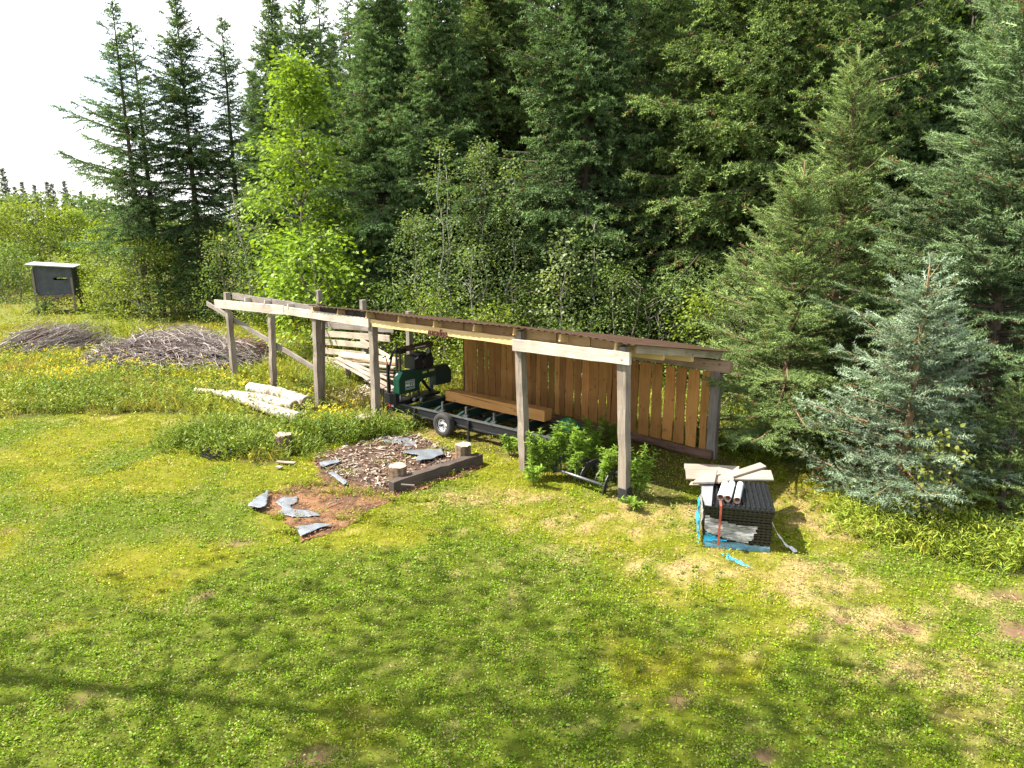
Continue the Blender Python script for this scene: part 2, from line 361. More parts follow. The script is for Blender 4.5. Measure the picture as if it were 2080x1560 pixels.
T_MAPLE = (np.array([[0, 0, 0], [.55, .1, .15], [.30, .05, .45], [.62, .12, .68], [.22, .02, .70], [0, 0, 1.05], [-.22, .02, .70], [-.62, .12, .68], [-.30, .05, .45], [-.55, .1, .15]]),
           np.array([[0, 1, 2], [2, 3, 4], [4, 5, 6], [6, 7, 8], [8, 9, 0], [0, 2, 8], [2, 4, 6], [2, 6, 8]]))
def brush_template(n, wid, fwd, rad, core):
    V = []; Fc = []
    for k in range(n):
        a = k * 2.399; zb = k / n * .88
        dx, dy = math.cos(a), math.sin(a)
        b = len(V); V += [(-dy * wid * .3, dx * wid * .3, zb), (dy * wid * .3, -dx * wid * .3, zb + wid), (dx * rad, dy * rad, zb + fwd)]
        Fc.append((b, b + 1, b + 2))
    b = len(V); V += [(core, 0, 0), (-core * .5, core * .87, 0), (-core * .5, -core * .87, 0), (0, 0, 1.05)]
    Fc += [(b, b + 1, b + 3), (b + 1, b + 2, b + 3), (b + 2, b, b + 3)]
    return np.array(V, float), np.array(Fc)
T_BRUSH = brush_template(15, .10, .22, 1.0, .30)
T_BRUSHLO = brush_template(7, .26, .34, 1.0, .25)

# ------------------------------------------------------------------ lawn (mown): clover leaves and blades, one stuff object
bag = Bag()
def band(y0, y1, x0, x1, dens):
    n = int((y1 - y0) * (x1 - x0) * dens); return R(x0, x1, n), R(y0, y1, n)
for (y0, y1, dens, size) in [(5.6, 8, 2600, 1.0), (8, 10, 2100, 1.05), (10, 12.5, 1500, 1.2), (12.5, 15.5, 1000, 1.4), (15.5, 21, 620, 1.75)]:
    xw = y1 * .78 + 2
    x, y = band(y0, y1, -xw, xw, dens)
    ok = ~inpoly(x, y, UNMOWN, .5) & ~inpoly(x, y, BED, .35); x, y = x[ok], y[ok]
    c, dry, dirt, clover_shade = lawn_col(x, y)
    s, d = sd_of(x, y); shed = (s > -.5) & (s < 8.2) & (d > .9) & (d < 4)
    clump = fbm(x * 3.3, y * 3.3, 21, 3)
    keep = R(0, 1, len(x)) < (1 - .5 * dry) * (1 - .93 * dirt) * np.where(shed, .35, 1) * (.35 + .9 * smooth01(clump, .34, .62))
    x, y, c, dry, clover_shade, clump = x[keep], y[keep], c[keep], dry[keep], clover_shade[keep], clump[keep]; n = len(x)
    pos = np.stack([x, y, np.full(n, -.02)], 1)
    isleaf = R(0, 1, n) < .16 + .42 * clover_shade
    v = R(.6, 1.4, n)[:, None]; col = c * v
    col[R(0, 1, n) < .10 + .25 * dry] = C_STRAW * .9
    li = np.where(isleaf)[0]; m = len(li)
    ax = np.stack([rng.normal(0, 1, m), rng.normal(0, 1, m), R(.1, .8, m)], 1)
    p2 = pos[li].copy(); p2[:, 2] += R(.005, .05, m)
    lc = col[li] * np.array([.85, 1.08, .9])
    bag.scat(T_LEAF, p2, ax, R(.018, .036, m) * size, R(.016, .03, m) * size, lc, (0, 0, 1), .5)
    bi = np.where(~isleaf)[0]; m = len(bi)
    lean = .9
    ax = np.stack([rng.normal(0, lean, m), rng.normal(0, lean, m), R(.5, 1.2, m)], 1)
    bag.scat(T_TRI, pos[bi], ax, R(.03, .07, m) * size ** .6, R(.006, .011, m) * size, col[bi])
LAWN = bag

# ------------------------------------------------------------------ meadow: long grass, leafy weeds, goldenrod
def weeds(bag, x, y, h, leafcol, nleaf=9, lw=.035, ll=.12, flower=None, fl=6, spread=.06, z0=-.02):
    n = len(x)
    for k in range(nleaf):
        t = (k + R(0, 1, n)) / nleaf
        a = R(0, 6.28, n); r = spread * (.3 + t * .7)
        pos = np.stack([x + np.cos(a) * r * .3, y + np.sin(a) * r * .3, z0 + h * t * .95], 1)
        ax = np.stack([np.cos(a), np.sin(a), R(.1, 1.0, n)], 1)
        bag.scat(T_LONG, pos, ax, ll * R(.6, 1.3, n) * (1.2 - .5 * t), lw * R(.6, 1.3, n), leafcol * R(.6, 1.45, n)[:, None], (0, 0, 1), .35)
    if flower is not None:
        for k in range(fl):
            a = R(0, 6.28, n)
            pos = np.stack([x + np.cos(a) * R(0, .07, n), y + np.sin(a) * R(0, .07, n), z0 + h * R(.88, 1.08, n)], 1)
            ax = np.stack([np.cos(a), np.sin(a), R(.2, 1.2, n)], 1)
            bag.scat(T_LEAF, pos, ax, R(.035, .065, n), R(.025, .045, n), np.repeat(flower[None], n, 0) * R(.75, 1.2, n)[:, None], (0, 0, 1), .6)
def longgrass(bag, x, y, h, col, nb=5, wd=.014):
    n = len(x)
    for k in range(nb):
        pos = np.stack([x + rng.normal(0, .04, n), y + rng.normal(0, .04, n), np.full(n, -.03)], 1)
        ax = np.stack([rng.normal(0, .35, n), rng.normal(0, .35, n), np.ones(n)], 1)
        Ls = h * R(.5, 1.2, n)
        V, Fx = scatter(T_BLADE, pos, ax, Ls, wd * R(.7, 1.4, n))
        # bend the tips over
        V = V.reshape(n, 5, 3); b = rng.normal(0, .35, (n, 2)) * Ls[:, None]
        V[:, 4, :2] += b; V[:, 2:4, :2] += b[:, None, :] * .3; V[:, 4, 2] -= np.abs(b).sum(1) * .25
        bag.put(V.reshape(-1, 3), Fx, col * R(.65, 1.4, n)[:, None], 5)
x, y = band(5.8, 19, -14, 14, 9.); ok = ~inpoly(x, y, UNMOWN, .5) & ~inpoly(x, y, BED, .35) & (np.abs(x) < y * .78 + 2) & (fbm(x * 1.3, y * 1.3, 91) > .45); x, y = x[ok], y[ok]
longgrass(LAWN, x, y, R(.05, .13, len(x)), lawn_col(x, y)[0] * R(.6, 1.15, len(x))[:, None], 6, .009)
x, y = band(5.8, 17, -14, 14, 7.); ok = ~inpoly(x, y, UNMOWN, .5) & ~inpoly(x, y, BED, .35) & (np.abs(x) < y * .78 + 2) & (fbm(x * .9 + 4, y * .9, 93) > .5); x, y = x[ok], y[ok]
weeds(LAWN, x, y, R(.015, .05, len(x)), np.repeat(C_CLOVER_SHADE[None] * np.array([.8, .95, 1.3]), len(x), 0), 7, .028, .065, spread=.03)
x, y = band(5.8, 18, -12, 14, 420.); ok = ~inpoly(x, y, UNMOWN, .5) & ~inpoly(x, y, BED, .2) & (np.abs(x) < y * .78 + 2); x, y = x[ok], y[ok]
dr_ = lawn_masks(x, y)[3]; ok = R(0, 1, len(x)) < dr_ * 1.3 - .12; x, y = x[ok], y[ok]; n = len(x)
LAWN.scat(T_TRI, np.stack([x, y, R(-.02, .012, n)], 1), rng.normal(0, 1, (n, 3)) * np.array([1, 1, .22]), R(.05, .14, n), R(.007, .013, n), C_STRAW[None] * R(.35, 1.35, n)[:, None])
tag(LAWN.build('lawn_grass', M_GRASS), kind='stuff')
mead = Bag(); gold = Bag()
def region(n, x0, x1, y0, y1):
    x = R(x0, x1, n); y = R(y0, y1, n); ok = inpoly(x, y, UNMOWN, .5); x, y = x[ok], y[ok]
    s, d = sd_of(x, y); ok = ~((s > -1) & (s < 8.6) & (d > 0) & (d < 3.7)) & ((d < 9.5) | (s > 18)); return x[ok], y[ok]
MEADOW_C = np.array([.255, .265, .035]); WEED_C = np.array([.105, .175, .024]); OLIVE = np.array([.28, .24, .06])
for y0, y1, n in [(11, 20, 12000), (20, 27, 15000), (27, 36, 11000), (36, 60, 9000)]:
    x, y = region(n, -y1 * .85, 14 if y1 < 30 else 8, y0, y1)
    f = fbm(x * .5, y * .5, 40); c = lerp(np.repeat(MEADOW_C[None], len(x), 0), OLIVE, smooth01(f, .4, .7)) * 1.05
    near_edge = smooth01(fbm(x * .9, y * .9, 44), .3, .7)
    longgrass(mead, x, y, (.16 + .26 * near_edge) * R(.6, 1.2, len(x)), c, 4, .011 + y.mean() * .0004)
    k = R(0, 1, len(x)) < .38 * smooth01(fbm(x * .7, y * .7, 47), .35, .6)
    wc = lerp(np.repeat(WEED_C[None], k.sum(), 0), MEADOW_C, R(0, 1, k.sum()))
    weeds(mead, x[k], y[k], R(.2, .55, k.sum()), wc, 8, .045, .14)
def patch(cx, cy, rx, ry, n): a = rng.normal(0, 1, (n, 2)); return cx + a[:, 0] * rx, cy + a[:, 1] * ry
# deep green weeds around the birch logs, posts and stumps
for u, v, rx, ry, n, h in [(450, 890, .8, .5, 300, .5), (540, 915, .7, .3, 230, .5), (640, 885, .7, .4, 300, .55), (690, 885, .8, .4, 280, .5), (740, 890, .5, .3, 120, .4), (790, 872, .35, .3, 110, .4), (420, 890, .5, .6, 160, .4),
                       (120, 800, 2.2, 1.0, 380, .6), (250, 815, 1.8, .6, 240, .45), (60, 835, 1.5, .3, 130, .4), (780, 770, 1.4, .8, 200, .5), (560, 720, 1.2, 1.5, 200, .5), (680, 790, .8, .9, 130, .3)]:
    cx, cy, _ = G(u, v); x, y = patch(cx, cy, rx, ry, n); ok = inpoly(x, y, UNMOWN) | (v > 860); ok &= ~inpoly(x, y, BED); x, y = x[ok], y[ok]
    wc = lerp(np.repeat(WEED_C[None] * .8, len(x), 0), MEADOW_C, R(0, .35, len(x)))
    weeds(mead, x, y, h * R(.3, 1.35, len(x)), wc, 10, .028, .15); longgrass(mead, x[::2], y[::2], h * R(.6, 1.3, len(x[::2])), wc[::2] * 1.15, 4, .012)
# shade plants at the forest edge on the right and behind the shed
for u, v, rx, ry, n, h in [(1790, 1060, .5, .35, 200, .35), (1900, 1085, .7, .3, 320, .4), (2020, 1120, .6, .3, 320, .45), (2120, 1140, .6, .3, 200, .5), (1740, 1050, .3, .4, 90, .3), (1990, 1060, .8, .5, 260, .5), (1600, 905, .8, .8, 160, .35), (1520, 850, .5, 1.2, 200, .5), (1530, 800, .6, 1.0, 160, .6)]:
    cx, cy, _ = G(u, v); x, y = patch(cx, cy, rx, ry, n); wc = lerp(np.repeat(np.array([.17, .25, .03])[None], len(x), 0), MEADOW_C, R(0, .8, len(x)))
    weeds(mead, x, y, h * R(.35, 1.3, len(x)), wc, 12, .02, .15); longgrass(mead, x, y, h * R(.5, 1.0, len(x)), wc * 1.1, 4, .012)
tag(mead.build('meadow_growth', M_GRASS), kind='stuff')
YEL = np.array([.60, .46, .03])
for u, v, rx, ry, n, h in [(80, 775, 1.6, .9, 45, .7), (130, 750, 1.2, 1.0, 28, .65), (60, 740, 1.2, .8, 18, .6), (150, 790, .6, .4, 70, .65), (230, 760, 1.2, .8, 40, .55), (380, 770, 1.6, .8, 40, .5), (590, 690, 1.5, 1.6, 90, .6), (560, 655, 1.4, 1.6, 70, .6), (700, 720, .9, 1.0, 50, .5),
                       (670, 865, .5, .4, 36, .45), (500, 803, .1, .08, 6, .45), (630, 815, .2, .15, 16, .35), (700, 870, .5, .3, 24, .45), (470, 790, 1.2, .4, 36, .4), (395, 795, .15, .1, 8, .35), (575, 900, .3, .2, 10, .4), (1560, 760, .6, .6, 20, .6)]:
    cx, cy, _ = G(u, v); x, y = patch(cx, cy, rx, ry, n)
    weeds(gold, x, y, h * R(.7, 1.15, len(x)), np.repeat(np.array([.12, .2, .03])[None], len(x), 0), 8, .03, .13, YEL, 6)
tag(gold.build('goldenrod_growth', M_GRASS), kind='stuff')

# ------------------------------------------------------------------ trees
def spruce_mesh(h, rmax, seed, clear=.06, dz=.36, nb=6, c=(.045, .075, .035), tipc=(.085, .125, .06), shoot=.13, hi=False, droop=.35, prof=.8, wild=.25, barkc=(.10, .075, .06), dead=0, sec=.13, lean=0.0, hang=.3, e_lo=-14, fat=None, skip=.12, lead=.5, top=.12, boughs=()):
    boughs = list(boughs)
    global rng
    keep = rng; rng = np.random.default_rng(seed)
    bag = Bag(); tm = MB(); c = np.array(c); tipc = np.array(tipc)
    T = T_BRUSH if hi else T_BRUSHLO
    ln = lambda zz: np.array([lean * zz * .3 * math.sin(zz * .35 + seed), lean * zz * .2 * math.cos(zz * .3), 0])
    n_t = 9; pts = [ln(h * i / n_t) + np.array([0, 0, h * i / n_t]) for i in range(n_t + 1)]; pts[0][2] = -.15
    tr = .011 * h + .03
    tm.tube(pts, [tr * (1 - .94 * i / n_t) + .004 for i in range(n_t + 1)], 7, barkc, jit=.08)
    z0 = clear * h; zs = []; zz = z0
    while zz < h - top: zs.append(zz); zz += dz * (.55 + .45 * (1 - zz / h) + .1) * R(.7, 1.25)
    P = []; A = []; Ls = []; TC = []; BT = []
    for zz in zs:
        t = (zz - z0) / (h - z0); R0 = rmax * (1 - t) ** prof * (1 if t > .12 else .65 + t * 2.9) + .05
        k = nb if t < .85 else max(3, nb - 2)
        a0 = R(0, 6.28); ex_ = [q for q in boughs if abs(q[0] - zz) < dz]; boughs = [q for q in boughs if q not in ex_]
        for b in range(k + len(ex_)):
            az = a0 + 6.283 * b / k + R(-.35, .35); Lb = R0 * R(1 - wild * 1.6, 1 + wild)
            if R(0, 1) < .06: Lb *= 1.3
            Lb *= .62 + .75 * vnoise(np.array([az * 1.1 + seed]), np.array([zz * .75]), seed)[0]
            if b >= k: az, Lb = ex_[b - k][1], ex_[b - k][2]
            zb = zz + R(-.5, .5) * dz; e0 = math.radians(e_lo + (48 - e_lo) * t ** 1.2 + R(-10, 10)); btone = R(.75, 1.25); dr = droop * (1 - t) * R(.6, 1.3)
            hd = np.array([math.cos(az), math.sin(az)]); base = ln(zb)
            def pt(u): return np.stack([base[0] + hd[0] * Lb * u * math.cos(e0), base[1] + hd[1] * Lb * u * math.cos(e0), zb + Lb * (math.sin(e0) * u - dr * .55 * u ** 2 + dr * .5 * u ** 3.2)], -1)
            us = np.array([0, .4, .75, 1.0]); bp = pt(us)
            tm.tube(bp, [max(.008, .016 * Lb + .006) * q for q in (1, .7, .4, .15)], 3, barkc, cap=False)
            ns = max(3, int(Lb / sec)); u = np.concatenate([np.linspace(.12 if t > .3 else .22, .98, ns)] * 2); side = np.repeat([1, -1], ns)
            u = np.clip(u + R(-.03, .03, len(u)), .1, 1); p0 = pt(u); tg = pt(np.minimum(u + .02, 1.02)) - pt(u); tg /= np.linalg.norm(tg, axis=1, keepdims=True) + 1e-9
            sv = np.array([-hd[1], hd[0], 0.]); th = np.radians(R(30, 65, len(u)))
            sd = tg * np.cos(th)[:, None] + sv[None] * (side * np.sin(th))[:, None]; sd[:, 2] += R(-.1 - hang, .22, len(u))
            sl_ = np.minimum(.42 * Lb * (1.08 - u) + shoot * .9, 1.0) * R(.5, 1.2, len(u)) * (R(0, 1, len(u)) > skip)
            sp = shoot * (.62 if hi else .55); mmax = int(sl_.max() / sp) + 1
            for j in range(mmax):
                q = j * sp; ok = sl_ > q
                if not ok.any(): break
                pp = p0[ok] + sd[ok] * q; pp[:, 2] -= .12 * q * q
                s2 = np.where((j + side[ok]) % 2 == 0, 1., -1.)[:, None]
                cr_ = np.cross(sd[ok], np.array([0, 0, 1.])); fr = (sl_[ok] - q) < sp * 1.3
                ax = sd[ok] * .8 + cr_ * s2 * np.where(fr, .15, .6)[:, None] + np.stack([R(-.2, .2, len(pp)), R(-.2, .2, len(pp)), R(-.35, .25, len(pp))], 1)
                P.append(pp); A.append(ax); Ls.append(shoot * R(.65, 1.3, len(pp))); BT.append(np.full(len(pp), btone))
                w_ = np.where(fr, R(.4, 1, len(pp)), R(0, .45, len(pp))); TC.append(w_)
            P.append(pt(np.array([1.0]))); A.append(tg[-1:]); Ls.append(np.array([shoot * 1.2])); TC.append(np.array([1.])); BT.append(np.array([btone]))
    # leader
    BT.append(np.ones(7)); lz = np.linspace(h - lead, h - shoot * .8, 7); P.append(np.stack([np.full(7, ln(h)[0]), np.full(7, ln(h)[1]), lz], 1)); A.append(np.tile([0, 0, 1.], (7, 1)) + rng.normal(0, .25, (7, 3))); Ls.append(np.full(7, shoot)); TC.append(np.full(7, .8))
    P = np.concatenate(P); A = np.concatenate(A); Ls = np.concatenate(Ls); TC = np.concatenate(TC); BT = np.concatenate(BT)
    f = fbm(P[:, 0] * 1.1 + P[:, 2] * .7, P[:, 1] * 1.1 + P[:, 2] * 1.3, seed)
    col = lerp(np.repeat(c[None], len(P), 0), tipc, TC) * (R(.7, 1.3, len(P)) * (.75 + .5 * f) * BT)[:, None]
    br = R(0, 1, len(P)) < .03; col[br] = np.array([.15, .09, .04])
    bag.scat(T, P, A, Ls, Ls * (fat or (.27 if hi else .40)), col)
    for i in range(dead):     # bare dead lower branches
        zz = R(.5, z0 + h * .25); az = R(0, 6.28); Lb = R(.8, 2.0); e = R(-.3, .15)
        p = [np.array([0, 0, zz])]
        for q in range(4): p.append(p[-1] + np.array([math.cos(az), math.sin(az), e]) * Lb / 4 + rng.normal(0, .05, 3))
        tm.tube(p, [.016, .013, .01, .007, .004], 3, (.17, .145, .125), cap=False)
        for q in range(5):
            b = p[1 + q % 4]; d = np.array([math.cos(az + R(-1, 1)), math.sin(az + R(-1, 1)), R(-.6, .3)]) * R(.2, .6)
            tm.tube([b, b + d * .5 + rng.normal(0, .03, 3), b + d], [.007, .005, .003], 3, (.17, .145, .125), cap=False)
    rng = keep
    return bag, tm
def leafy_mesh(h, r, seed, shape='ovate', z0=.15, nclump=130, per=34, leaf=.085, cl=.34, c=(.075, .13, .025), c2=(.14, .20, .035), barkc=(.22, .19, .15), tr=None, T=None, stems=1, lean=0., tris=None):
    global rng
    keep = rng; rng = np.random.default_rng(seed)
    bag = Bag(); tm = MB(); c = np.array(c); c2 = np.array(c2); T = T or T_LEAF
    tr = tr or .008 * h + .015
    stempts = []
    for s in range(stems):
        a = R(0, 6.28); off = np.array([math.cos(a), math.sin(a), 0]) * (0 if stems == 1 else .25 * r)
        top = np.array([math.cos(a), math.sin(a), 0]) * (0 if stems == 1 else .55 * r) + np.array([0, 0, h * R(.8, .97)])
        pts = []; n = 7
        for i in range(n + 1):
            t = i / n; pts.append(off * (1 - t) + top * t + np.array([R(-1, 1), R(-1, 1), 0]) * (.02 * h * (0 < i) + lean * t * (1 - t))); pts[-1][2] = h * .95 * t * (top[2] / (h * .95)) - (.1 if i == 0 else 0)
        tm.tube(pts, [tr * (1 - .9 * i / n) + .004 for i in range(n + 1)], 6, barkc, jit=.06); stempts.append(np.array(pts))
    cen = []
    while len(cen) < nclump:
        t = R(0, 1)
        if shape == 'ovate': rr = math.sin(math.pi * min(1, (t * .86 + .14)) ** .8) ** .8
        elif shape == 'bush': rr = math.sqrt(max(0, 1 - (t * .98) ** 2.2))
        elif shape == 'column': rr = (.35 + .65 * math.sin(math.pi * (t * .8 + .12))) * (1 if t < .8 else (1 - t) / .2 * .8 + .2)
        else: rr = (1 - t) ** .75 + .06
        a = R(0, 6.28); q = math.sqrt(R(.12, 1)); zz = h * (z0 + (1 - z0) * t)
        lump = .72 + .5 * vnoise(np.array([a * 1.3]), np.array([zz * .9]), seed)[0]
        cen.append((math.cos(a) * r * rr * q * lump, math.sin(a) * r * rr * q * lump, min(zz, h * .985)))
    cen = np.array(cen)
    for p in cen[::3]:
        st = stempts[rng.integers(len(stempts))]; zb = max(.1, p[2] - .35 * math.hypot(p[0], p[1]) - .2)
        b = np.array([np.interp(zb, st[:, 2], st[:, 0]), np.interp(zb, st[:, 2], st[:, 1]), zb])
        mid = (b + p) / 2 + np.array([0, 0, .08]) + rng.normal(0, .05, 3)
        tm.tube([b, mid, p], [tr * .28 + .003, tr * .16 + .003, .003], 3, barkc, cap=False)
    n = nclump * per; ci = rng.integers(0, nclump, n); g = rng.normal(0, 1, (n, 3)) * np.array([1, 1, .62]) * cl
    pos = cen[ci] + g; pos[:, 2] = np.maximum(pos[:, 2], .05)
    out = g + cen[ci] * np.array([.25, .25, 0]); ax = out / (np.linalg.norm(out, axis=1, keepdims=True) + 1e-6) + np.stack([R(-.5, .5, n), R(-.5, .5, n), R(-.9, .2, n)], 1)
    cv = R(0, 1, nclump)[ci] * .6 + R(0, 1, n) * .4
    col = lerp(np.repeat(c[None], n, 0), c2, cv) * R(.75, 1.3, n)[:, None]
    bag.scat(T, pos, ax, leaf * R(.7, 1.3, n), leaf * .8 * R(.7, 1.3, n), col, (0, 0, 1), .55)
    rng = keep
    return bag, tm
def make_tree(name, bt, leafmat, loc, label, cat, group, rz=0, sc_=1.0, crown='crown'):
    bag, tm = bt; e = empty(name, loc, rz, label, cat, group); e.scale = (sc_,) * 3
    tm.build('trunk', M_BARK, e, usecol=True, smooth=True); bag.build(crown, leafmat, e); return e
def again(proto, loc, label, rz=0, s=1.0, group=None, sz=None):
    c = copy_tree(proto); c.location = loc; c.rotation_euler = (0, 0, rz); c.scale = (s, s, sz or s)
    c['label'] = label
    if group: c['group'] = group
    return c
def px(u, Y): p = atY(u, 421 , Y); return (float((u - 1040) / FPX * Y / math.cos(PITCH) * (1.0)), Y, 0.0)
def at_top(u, v, Y, h): # stand a tree of height h so that its tip shows at u, v
    p = atY(u, v, Y); return (float(p[0]), Y, 0.0), float(p[2]) / h

GR_SP = 'spruces along the forest edge'; GR_BK = 'spruces in the rear rows of the forest'
DKG = dict(c=(.072, .128, .045), tipc=(.165, .250, .095), shoot=.2, sec=.19, hang=.55, e_lo=-18)
OLV = dict(c=(.085, .135, .040), tipc=(.195, .265, .075), shoot=.2, sec=.19, hang=.7, e_lo=-22)
# prototypes of tall forest spruces
TALL = []
TALL.append(spruce_mesh(18, 3.2, 101, clear=.12, dead=26, nb=7, **DKG))
TALL.append(spruce_mesh(18, 3.5, 102, clear=.10, dead=22, nb=7, wild=.35, **DKG))
TALL.append(spruce_mesh(17, 3.8, 103, clear=.12, dead=24, wild=.38, droop=.5, prof=.6, nb=7, **OLV))
TALL.append(spruce_mesh(16, 3.0, 104, clear=.08, wild=.42, dz=.42, nb=6, prof=.72, skip=.2, **DKG))
TALL.append(spruce_mesh(15.5, 1.7, 105, clear=.25, wild=.45, dz=.46, nb=5, prof=.6, dead=24, skip=.2, **DKG))
TALL.append(spruce_mesh(15.5, 4.0, 106, clear=.06, wild=.5, dz=.6, nb=4, prof=.8, skip=.25, droop=.3, dead=10, boughs=[(9.6, 2.9, 4.5), (9.0, 2.5, 4.0), (8.1, 3.0, 4.3), (7.2, 2.6, 4.0), (6.4, 3.2, 4.4), (5.4, 2.4, 4.8), (4.6, 2.95, 4.6), (8.6, -.4, 3.6), (10.6, 2.7, 3.6)], **dict(DKG, e_lo=-4)))
protos = {}
def tall(k, u, Y, top, label, rz=0., group=GR_SP):
    """k prototype, u pixel column of its stem at mid height, top = tip height in metres"""
    h0 = [18, 18, 17, 16, 15.5, 15.5][k]; p = px(u, Y); s = top / h0
    if k not in protos:
        protos[k] = make_tree('spruce_tree', TALL[k], M_NEEDLE, p, label, 'spruce', group, rz, s); return protos[k]
    return again(protos[k], p, label, rz, s, group)
def ztop(u, v, Y): return float(atY(u, v, Y)[2])
tall(5, 347, 40, ztop(318, 45, 40), 'tall spruce with a dark trunk standing out at the left end of the tall trees', .4)
tall(3, 432, 40, ztop(420, -6, 40), 'tall pointed spruce just right of the leftmost tall spruce', 2.2)
tall(4, 512, 41, ztop(505, 35, 41), 'thin sparse spruce with bare stem seen against the sky left of the maple', 1.0)
tall(0, 604, 39, ztop(600, -30, 39), 'tall spruce rising directly behind the bright green maple', .2)
tall(4, 690, 42, ztop(690, -20, 42), 'slim spruce just right of the top of the bright maple', 3.0)
tall(4, 742, 45, ztop(740, -30, 45), 'thin half bare spruce in the pale sky gap right of the maple', 4.1)
tall(1, 800, 34, 17.5, 'dense spruce right of the sky gap, above the gap in the bushes', .3)
tall(0, 905, 32, 16.5, 'tall spruce behind the leftmost pale stemmed aspens', 1.7)
tall(2, 1000, 35, 18.5, 'olive spruce above the tallest aspen behind the shed', 2.6)
tall(1, 1180, 28, 18.5, 'biggest dark spruce with bare trunk showing, above the middle of the shed roof', 4.4)
tall(0, 1300, 32, 18.5, 'dark spruce right of the biggest spruce, in deep shade below', 5.3)
tall(2, 1450, 27, 17.5, 'yellow olive spruce with ragged boughs above the right half of the plank wall', .9)
tall(2, 1585, 24.5, 16.0, 'yellowish spruce with drooping boughs behind the pointed young spruces', 3.6)
tall(1, 1700, 27, 17.0, 'spruce with a dark forked trunk behind the taller pointed young spruce', 2.9)
tall(0, 1120, 37, 19.0, 'spruce filling the background left of the biggest dark spruce', 3.3)
tall(3, 655, 37, 15.2, 'spruce standing in the shade right behind the maple crown', 5.0)
tall(1, 1390, 36, 19.0, 'spruce behind the ragged olive spruce', 1.2)
tall(0, 1960, 24, 17.0, 'dark spruce behind the big blue green spruce at the right border', 1.1)
BKL = 'tall dark spruce in the rear rows of the forest'
for i, (u, Y, h, k) in enumerate([(560, 50, 14, 0), (830, 42, 18, 0), (880, 46, 19, 1), (950, 41, 18, 0), (1050, 45, 20, 1), (1230, 40, 20, 1), (1330, 43, 20, 0), (1500, 36, 19, 1), (1560, 32, 18, 0), (1640, 34, 19, 1),
                                  (1760, 35, 18, 0), (1850, 32, 18, 1), (1920, 38, 20, 0), (2050, 30, 18, 1), (2150, 24, 16, 0), (770, 48, 17, 3), (710, 47, 15.5, 0), (2120, 36, 20, 0), (1180, 47, 21, 0), (1430, 45, 21, 1), (980, 52, 21, 0), (1700, 44, 20, 1), (1800, 48, 21, 0)]):
    tall(k, u, Y, h, BKL, i * 1.37, GR_BK)

# left spruce: second top and one long bough of the double topped tree
pos, s = at_top(262, 15, 39.5, 15.5)
again(protos[4], (px(345, 39.5)[0] - .7, 39.5, 0), 'second narrower spruce top leaning left at the far left of the tall trees', 2.0, ztop(262, 15, 39.5) / 15.5, GR_SP).rotation_euler = (0, math.radians(-6.5), 2.0)

# young spruces on the right, close to the camera
YG = 'young spruces at the right'
BLUE = dict(c=(.105, .150, .085), tipc=(.25, .325, .225)); GRN = dict(c=(.088, .135, .042), tipc=(.215, .290, .095))
YK = dict(hi=True, shoot=.19, hang=.12, e_lo=2, fat=.23, skip=.10)
s = ztop(1862, 512, 12.9)
spx = spruce_mesh(s, 1.75, 201, clear=.03, dz=.27, nb=7, droop=.25, prof=.95, wild=.35, sec=.135, top=.5, barkc=(.24, .16, .09), lead=.25, **BLUE, **YK)
bs = make_tree('young_spruce', spx, M_NEEDLE, (7.25, 12.9, 0), 'pale blue green young spruce with a long bare leader, nearest the grass at the right', 'spruce', YG)
h2 = ztop(1764, 90, 18.6)
make_tree('young_spruce', spruce_mesh(h2, 2.4, 202, clear=.05, dz=.34, nb=7, droop=.3, prof=.85, wild=.42, sec=.15, top=.3, barkc=(.20, .13, .08), **GRN, **YK), M_NEEDLE, (8.15, 18.6, 0), 'tall pointed green young spruce with orange brown stem behind the pale blue one', 'spruce', YG)
h3 = ztop(1637, 325, 16.8)
make_tree('young_spruce', spruce_mesh(h3, 2.4, 203, clear=.02, dz=.29, nb=7, droop=.3, prof=.85, wild=.4, sec=.14, top=.35, barkc=(.20, .13, .08), **GRN, **YK), M_NEEDLE, (6.45, 16.9, 0), 'broad green young spruce right beside the right end of the shed', 'spruce', YG)
h4 = 11.4
BG = dict(c=(.078, .128, .055), tipc=(.19, .265, .125))
make_tree('spruce_tree', spruce_mesh(h4, 3.2, 204, clear=.03, dz=.30, nb=8, droop=.3, prof=.72, wild=.32, sec=.15, barkc=(.15, .11, .08), **BG, **dict(YK, shoot=.22)), M_NEEDLE, (10.2, 15.4, 0), 'big dense blue green spruce filling the right border of the photo', 'spruce', YG)
sp5 = make_tree('young_spruce', spruce_mesh(2.6, 1.0, 205, clear=.03, dz=.26, nb=6, sec=.13, **GRN, **dict(YK, shoot=.14)), M_NEEDLE, (8.9, 12.5, 0), 'small green spruce sapling low at the right border', 'spruce', YG)
again(sp5, (8.6, 16.6, 0), 'half hidden spruce between the two pointed young spruces and the big one', 1.0, 1.9, YG)
again(sp5, (6.5, 20.6, 0), 'shaded spruce sapling behind the broad green young spruce', 2.0, 1.7, YG)

